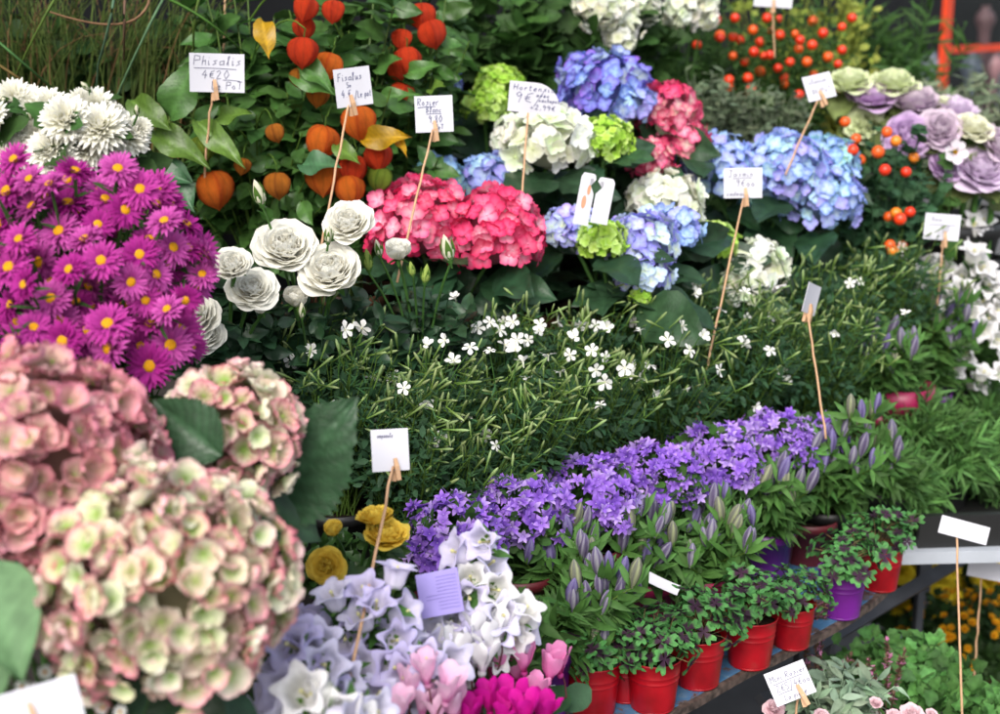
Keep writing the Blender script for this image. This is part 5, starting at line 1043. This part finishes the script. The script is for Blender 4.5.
def card_thing(label, px, py, wpx, hpx, D, foot, lines=(), roll=0, yaw=0, pitch=0, peg=(0.1, -.5), under=(), shape=None, stick=True, mat=None, ink=None, Df=None, group='handwritten price cards on sticks', bend=.035, name='price_card', pegsize=.024, lw=.0007):
    """px,py card centre; foot = (px,py) the lower end of the stick in the photograph"""
    C0 = at(px, py, D); w = wpx * D / F; h = hpx * D / F; ray = nrm(C0 - np.array([0, 0, CAMZ]))
    X = nrm(np.cross(ray, (0, 0, 1))); Y = np.cross(X, ray); Z = -ray; B = np.stack([X, Y, Z], 1)
    R = B @ rz(math.radians(roll)) @ ry(math.radians(yaw)) @ rx(math.radians(pitch))
    if foot is not None:
        Pf = at(foot[0], foot[1], (Df or D + .02)); dirn = nrm(Pf - (C0 + R @ np.array([peg[0] * w, -h * .5, -.004]))); end = Pf + dirn * .05; zmin = zshelf(Pf) + .08
    else: end = C0 - (0, 0, .1)
    root = thing(name, label, 'price card' if name == 'price_card' else 'plant tag', tuple(end), group)
    # the card: a thin bent sheet
    n = 10; V = []; th = .0004
    outl = shape or (lambda u: (-.5, .5))
    for side in (1, -1):
        for i in range(n + 1):
            x = -.5 + i / n; lo, hi = outl(x)
            for y in (lo, 0 * lo + (lo + hi) / 2, hi): V.append((x * w, y * h, bend * w * (x * x * 1.6 + .5 * y) + side * th))
    m = (n + 1) * 3; Q = []
    for i in range(n):
        for j in range(2): a = i * 3 + j; Q += [[a, a + 3, a + 4, a + 1], [m + a, m + a + 1, m + a + 4, m + a + 3]]
        for j in (0, 2): a = i * 3 + j; Q.append([a, m + a, m + a + 3, a + 3] if j == 0 else [a, a + 3, m + a + 3, m + a])
    for i in (0, n):
        for j in range(2): a = i * 3 + j; Q.append([a, a + 1, m + a + 1, m + a])
    mb = MB(); mb.add(T(V, Q), C0[None], R[None]); cd = mb.build('card', mat or M_CARD, root, False)
    random.seed(int(px) * 3 + 1); sts = []
    for (txt, x, y, hh) in lines:
        ss = strokes(txt, x, y, hh); mx_ = max([p[0] for q in ss for p in q] + [x]); k_ = min(1, (.46 - x) / max(1e-6, mx_ - x)); ss = [[(x + (p[0] - x) * k_, p[1]) for p in q] for q in ss]; sts += ss
    for (x1, y1, x2, y2) in under: sts.append([(x1, y1), ((x1 + x2) / 2, (y1 + y2) / 2 + .01), (x2, y2)])
    if sts:
        sts = [[(x * w, y * h) for x, y in s] for s in sts]
        dense = []
        for s in sts:
            q = []
            for a, b_ in zip(s[:-1], s[1:]):
                for k in range(3): q.append((a[0] + (b_[0] - a[0]) * k / 3, a[1] + (b_[1] - a[1]) * k / 3))
            q.append(s[-1]); dense.append(q)
        rb = ribbon(dense, lw * D / 1.8); x = rb.V[:, 0] / w; y = rb.V[:, 1] / h; rb.V[:, 2] = bend * w * (x * x * 1.6 + .5 * y) + th + .0005
        mb = MB(); mb.add(rb, C0[None], R[None]); mb.build('handwriting', ink or M_INK, cd, False)
    if foot is not None and stick:
        top_ = C0 + R @ np.array([peg[0] * w, (peg[1] + .12) * h, -.0035]); mb = MB(); mb.add(tube(np.linspace(end, top_, 12) + (rng.normal(size=(12, 3)) * .0004), .0016, .0014, 7, (1, 1, 1), True)); mb.build('stick', M_WOOD, root)
    if pegsize:
        mb = MB(); s = pegsize; pg = M_WOOD; base = C0 + R @ np.array([(peg[0] + .05) * w, peg[1] * h, 0])
        prong = T([(-.10, -.55, 0), (.10, -.55, 0), (.11, .1, 0), (-.11, .1, 0), (-.08, .5, 0), (.08, .5, 0), (-.10, -.55, .16), (.10, -.55, .16), (.11, .1, .20), (-.11, .1, .20), (-.08, .5, .08), (.08, .5, .08)], [[0, 3, 2, 1], [3, 4, 5, 2], [6, 7, 8, 9], [9, 8, 11, 10], [0, 1, 7, 6], [1, 2, 8, 7], [2, 5, 11, 8], [5, 4, 10, 11], [4, 3, 9, 10], [3, 0, 6, 9]])
        p = thing_peg = None
        mb.add(prong, (base + R @ np.array([0, 0, .0006]))[None], (R @ rz(.12) * s)[None]); p = mb.build('clothespin', pg, root, False)
        mb = MB(); mb.add(prong, (base + R @ np.array([-.05 * s, -.04 * s, -.0008]))[None], (R @ rz(-.16) @ ry(math.pi) * s)[None]); mb.build('clothespin_jaw', pg, p, False)
        mb = MB(); mb.add(tube(np.array([(-.14, -.06, .10), (0, -.05, .22), (.14, -.06, .10), (.12, -.1, -.08), (-.12, -.1, -.08)]), .02, .02, 5, (1, 1, 1), True), base[None], (R * s)[None]); mb.build('spring', M_SPRING, p)
    return root, C0, R
card_thing('white card underlined Phisalis 4.20 le pot, partly covered by a physalis leaf', 217, 73, 54, 38, 1.72, (207, 150), [('Phisalis', -.42, .2, .24), ('4E20', -.28, -.15, .22), ('Le PoT', -.1, -.42, .2)], -2, 4, 0, (-.08, -.42), [(-.42, .12, .35, .1), (.1, -.18, .42, -.2)], ink=M_INKG, Df=1.76)
card_thing('slanted white card reading Fisalis in front of the orange lanterns', 353, 87, 38, 38, 1.70, (322, 245), [('Fisalus', -.4, .18, .2), ('5o', -.18, -.0, .13), ('4.E', -.35, -.25, .2), ('/Le pot', .02, -.28, .17)], 7, 18, 4, (-.12, -.45), (), bend=.03, Df=1.66)
card_thing('square white card reading Rosier above the pink red hydrangea', 434, 114, 38, 36, 1.72, (406, 245), [('Rosier', -.42, .24, .2), ('Blanc', -.2, .04, .17), ('9,80', -.15, -.24, .2), ('PoT', .02, -.42, .13)], 2, 0, 0, (-.02, -.45), [(-.42, .18, .05, .2), (-.2, 0, .2, .0)], Df=1.68)
card_thing('white card with a rounded corner reading Hortensia before the creamy hydrangea', 535, 98, 53, 30, 1.85, (521, 205), [('Hortensia', -.42, .22, .19), ('9E/', -.38, -.18, .34), ('avec', .02, .04, .13), ('cachepot', .08, -.12, .13), ('+2,99E', -.08, -.38, .16)], -5, 4, 0, (-.1, -.55), (), shape=lambda x: (-.5, .5 if x < 0 else -.5 + math.sqrt(max(0.02, 1 - (x / .52) ** 2)) ** 1.0), Df=1.82, pegsize=0)
card_thing('white card with pale blue writing before the sky blue hydrangea, on the long leaning stick', 743, 183, 38, 30, 1.90, (700, 402), [('Jasmin', -.38, .2, .22), ('9Eoo', -.18, -.12, .24), ('cadeau', -.42, -.42, .16)], 2, 0, 0, (.04, -.45), [(-.28, .14, .22, .16)], Df=1.86, ink=M_INKG)
card_thing('slanted grey card on a stick above the berries beside the blue hydrangea heads', 819, 87, 30, 26, 2.16, (797, 150), [('Solanum', -.42, .15, .22), ('8E/PoT', -.3, -.25, .2)], 14, 24, -15, (-.05, -.45), (), Df=2.12, ink=M_INKG)
card_thing('white card cut by the top edge of the photo over the berry bush', 774, -6, 38, 26, 2.45, (773, 30), [('Pommier', -.4, .1, .2)], -4, 0, 0, (-.02, -.4), ())
card_thing('white card in front of the cabbages at the far right', 942, 227, 34, 26, 2.20, (940, 275), [('Choux', -.38, .2, .2), ('3,90', -.2, -.2, .25)], -2, 5, 0, (.08, -.45), [(-.4, .05, .4, .08)], ink=M_INKG, Df=2.2)
card_thing('white card seen almost edge on above the right half of the purple band', 811, 299, 32, 30, 1.88, (820, 402), (), -22, 66, -14, (.0, -.45), (), bend=.05, Df=1.86)
card_thing('blank looking white card with clothespin on the long stick in the foreground', 390, 450, 38, 42, 1.30, (348, 690), [('Campanule', -.38, .30, .11)], 2, 12, 0, (.1, -.45), (), bend=.04, Df=1.12, ink=M_INKG, pegsize=.02)
card_thing('back of a white card on a tall thin stick above the golden flowers', 964, 530, 47, 18, 1.80, (961, 700), (), -9, 0, 0, (-.15, -.15), (), Df=1.78, pegsize=0)
card_thing('shaded grey card below the pale table edge at the right', 992, 571, 46, 18, 2.12, (976, 650), (), -4, 0, 0, (-.2, -.2), (), Df=2.12, pegsize=0)
card_thing('tilted white card with faint writing in front of the dark space under the stand', 790, 683, 42, 34, 1.58, (795, 735), [('Mini Rosier', -.42, .18, .18), ('2E5/4Eoo', -.36, -.14, .2), ('La piece', -.25, -.42, .15)], 27, 0, 0, (.12, -.42), [(-.4, .1, .35, .12), (-.36, -.2, .0, -.2)], Df=1.6, ink=M_INKG)
card_thing('white card lying low in the near left corner beside the daisies', 36, 708, 86, 44, .86, (38, 760), (), 8, 0, -12, (-.1, -.1), (), Df=.86, pegsize=.015)
card_thing('small stick with no visible card rising behind the first physalis card', 224, -20, 40, 20, 1.95, (224, 90), (), 0, 0, 0, (0, -.45), (), Df=1.95)
# lilac care card
r_, C0_, R_ = card_thing('lilac plant care card with fine print among the bellflowers', 440, 593, 46, 44, 1.24, (448, 640), [('_ _ __ _', -.3, .3 - .0 * k, .01) for k in range(0)], 10, -22, -6, (0, -.45), [(-.05 - .28 * (k in (5, 6)), .36 - .08 * k, .44, .35 - .08 * k) for k in range(10)], mat=M_LCARD, ink=plain('lilac_print', hexc('6c60a8'), .6), group=None, bend=.06, name='care_card', pegsize=0, stick=False, lw=.0007, Df=1.24)
# white picture tag with heart shaped slot
D = 1.80; root = thing('picture_tag', 'white plastic plant tag with a heart cut out and a small printed figure', 'plant tag', tuple(at(590, 232, D)))
for (px, py, w_, h_, rl, first) in ((585, 199, 15, 52, -10, 1), (603, 201, 17, 46, -10, 0)):
    C0 = at(px, py, D); ray = nrm(C0 - np.array([0, 0, CAMZ])); X = nrm(np.cross(ray, (0, 0, 1))); B = np.stack([X, np.cross(X, ray), -ray], 1) @ rz(math.radians(rl)); w = w_ * D / F; h = h_ * D / F; k = 1 if first else -1
    o2 = [(-.5, -.5), (.5, -.5), (.5, .12), (.15, .30), (.12, .40), (.30, .42), (.42, .36), (.5, .40), (.42, .48), (.3, .5), (-.35, .5), (-.5, .42)]; o2 = [(k * x * w, y * h) for x, y in o2]
    if k < 0: o2 = o2[::-1]
    t = prism(o2, -.0005, .0005); mb = MB(); mb.add(t, C0[None], B[None]); mb.build('tag_panel', M_CARD, root, False)
    if first:
        mb = MB()
        for (cx, cy, a, b_, q) in ((.15, .18, .12, .10, 0), (-.05, -.06, .16, .13, 1)):
            mb.add(prism([(cx * w + a * w * math.cos(t_), cy * h + b_ * h * math.sin(t_)) for t_ in np.linspace(0, 2 * math.pi, 14)[:-1]], .0006, .0009), C0[None], B[None])
        mb.build('printed_figure', M_SKIN, root, False)
# white label stuck in a gentian pot
card_thing('curved white plastic label stuck in the pot behind the clover', 663, 584, 34, 11, 1.66, (690, 600), (), -22, 0, -30, (.3, 0), (), bend=.08, group=None, name='plant_label', pegsize=0, stick=False)
card_thing('small white card tip beside the purple bucket behind the cyclamens', 549, 688, 13, 6, 1.40, (540, 690), (), 2, 0, 0, (.0, 0), (), group=None, name='plant_label', pegsize=0, stick=False)
# ------------------------------------------------------------------ clean up helper values, camera, light
for o in bpy.data.objects:
    for k in ('_w', '_sup'):
        if k in o: del o[k]
cam = bpy.data.cameras.new('camera'); co = bpy.data.objects.new('camera', cam); COL.objects.link(co); scn.camera = co
cam.lens = 50; cam.sensor_width = 36; cam.clip_end = 500; cam.clip_start = .05
co.location = (0, 0, CAMZ); co.rotation_euler = (math.radians(90) - PITCH, 0, 0)
cam.dof.use_dof = True; cam.dof.focus_distance = 1.52; cam.dof.aperture_fstop = 4.8
w = bpy.data.worlds.new('World'); scn.world = w; w.use_nodes = True; nt = w.node_tree
sky = nt.nodes.new('ShaderNodeTexSky'); sky.sky_type = 'NISHITA'; sky.sun_disc = False
SUN_EL, SUN_AZ = math.radians(43), math.radians(197)     # azimuth: direction the light comes from, clockwise from +Y
sky.sun_elevation = SUN_EL; sky.sun_rotation = SUN_AZ; sky.air_density = 1.0; sky.dust_density = 3.0; sky.ozone_density = .6
hs = nt.nodes.new('ShaderNodeHueSaturation'); hs.inputs['Saturation'].default_value = .5; nt.links.new(sky.outputs[0], hs.inputs['Color']); nt.links.new(hs.outputs[0], nt.nodes['Background'].inputs[0]); nt.nodes['Background'].inputs[1].default_value = .15
sl = bpy.data.lights.new('sun', 'SUN'); sl.energy = 1.5; sl.angle = math.radians(35); sl.color = (1, .95, .88)
so = bpy.data.objects.new('sun', sl); COL.objects.link(so); d = Vector((math.sin(SUN_AZ) * math.cos(SUN_EL), math.cos(SUN_AZ) * math.cos(SUN_EL), math.sin(SUN_EL))); so.rotation_euler = d.to_track_quat('Z', 'Y').to_euler(); so.location = (0, -2, 5)
scn.view_settings.view_transform = 'Standard'; scn.view_settings.look = 'None'; scn.view_settings.exposure = .76; scn.view_settings.gamma = 1
scn.cycles.max_bounces = 4; scn.cycles.diffuse_bounces = 2; scn.cycles.transmission_bounces = 4; scn.cycles.glossy_bounces = 2; scn.cycles.use_denoising = True
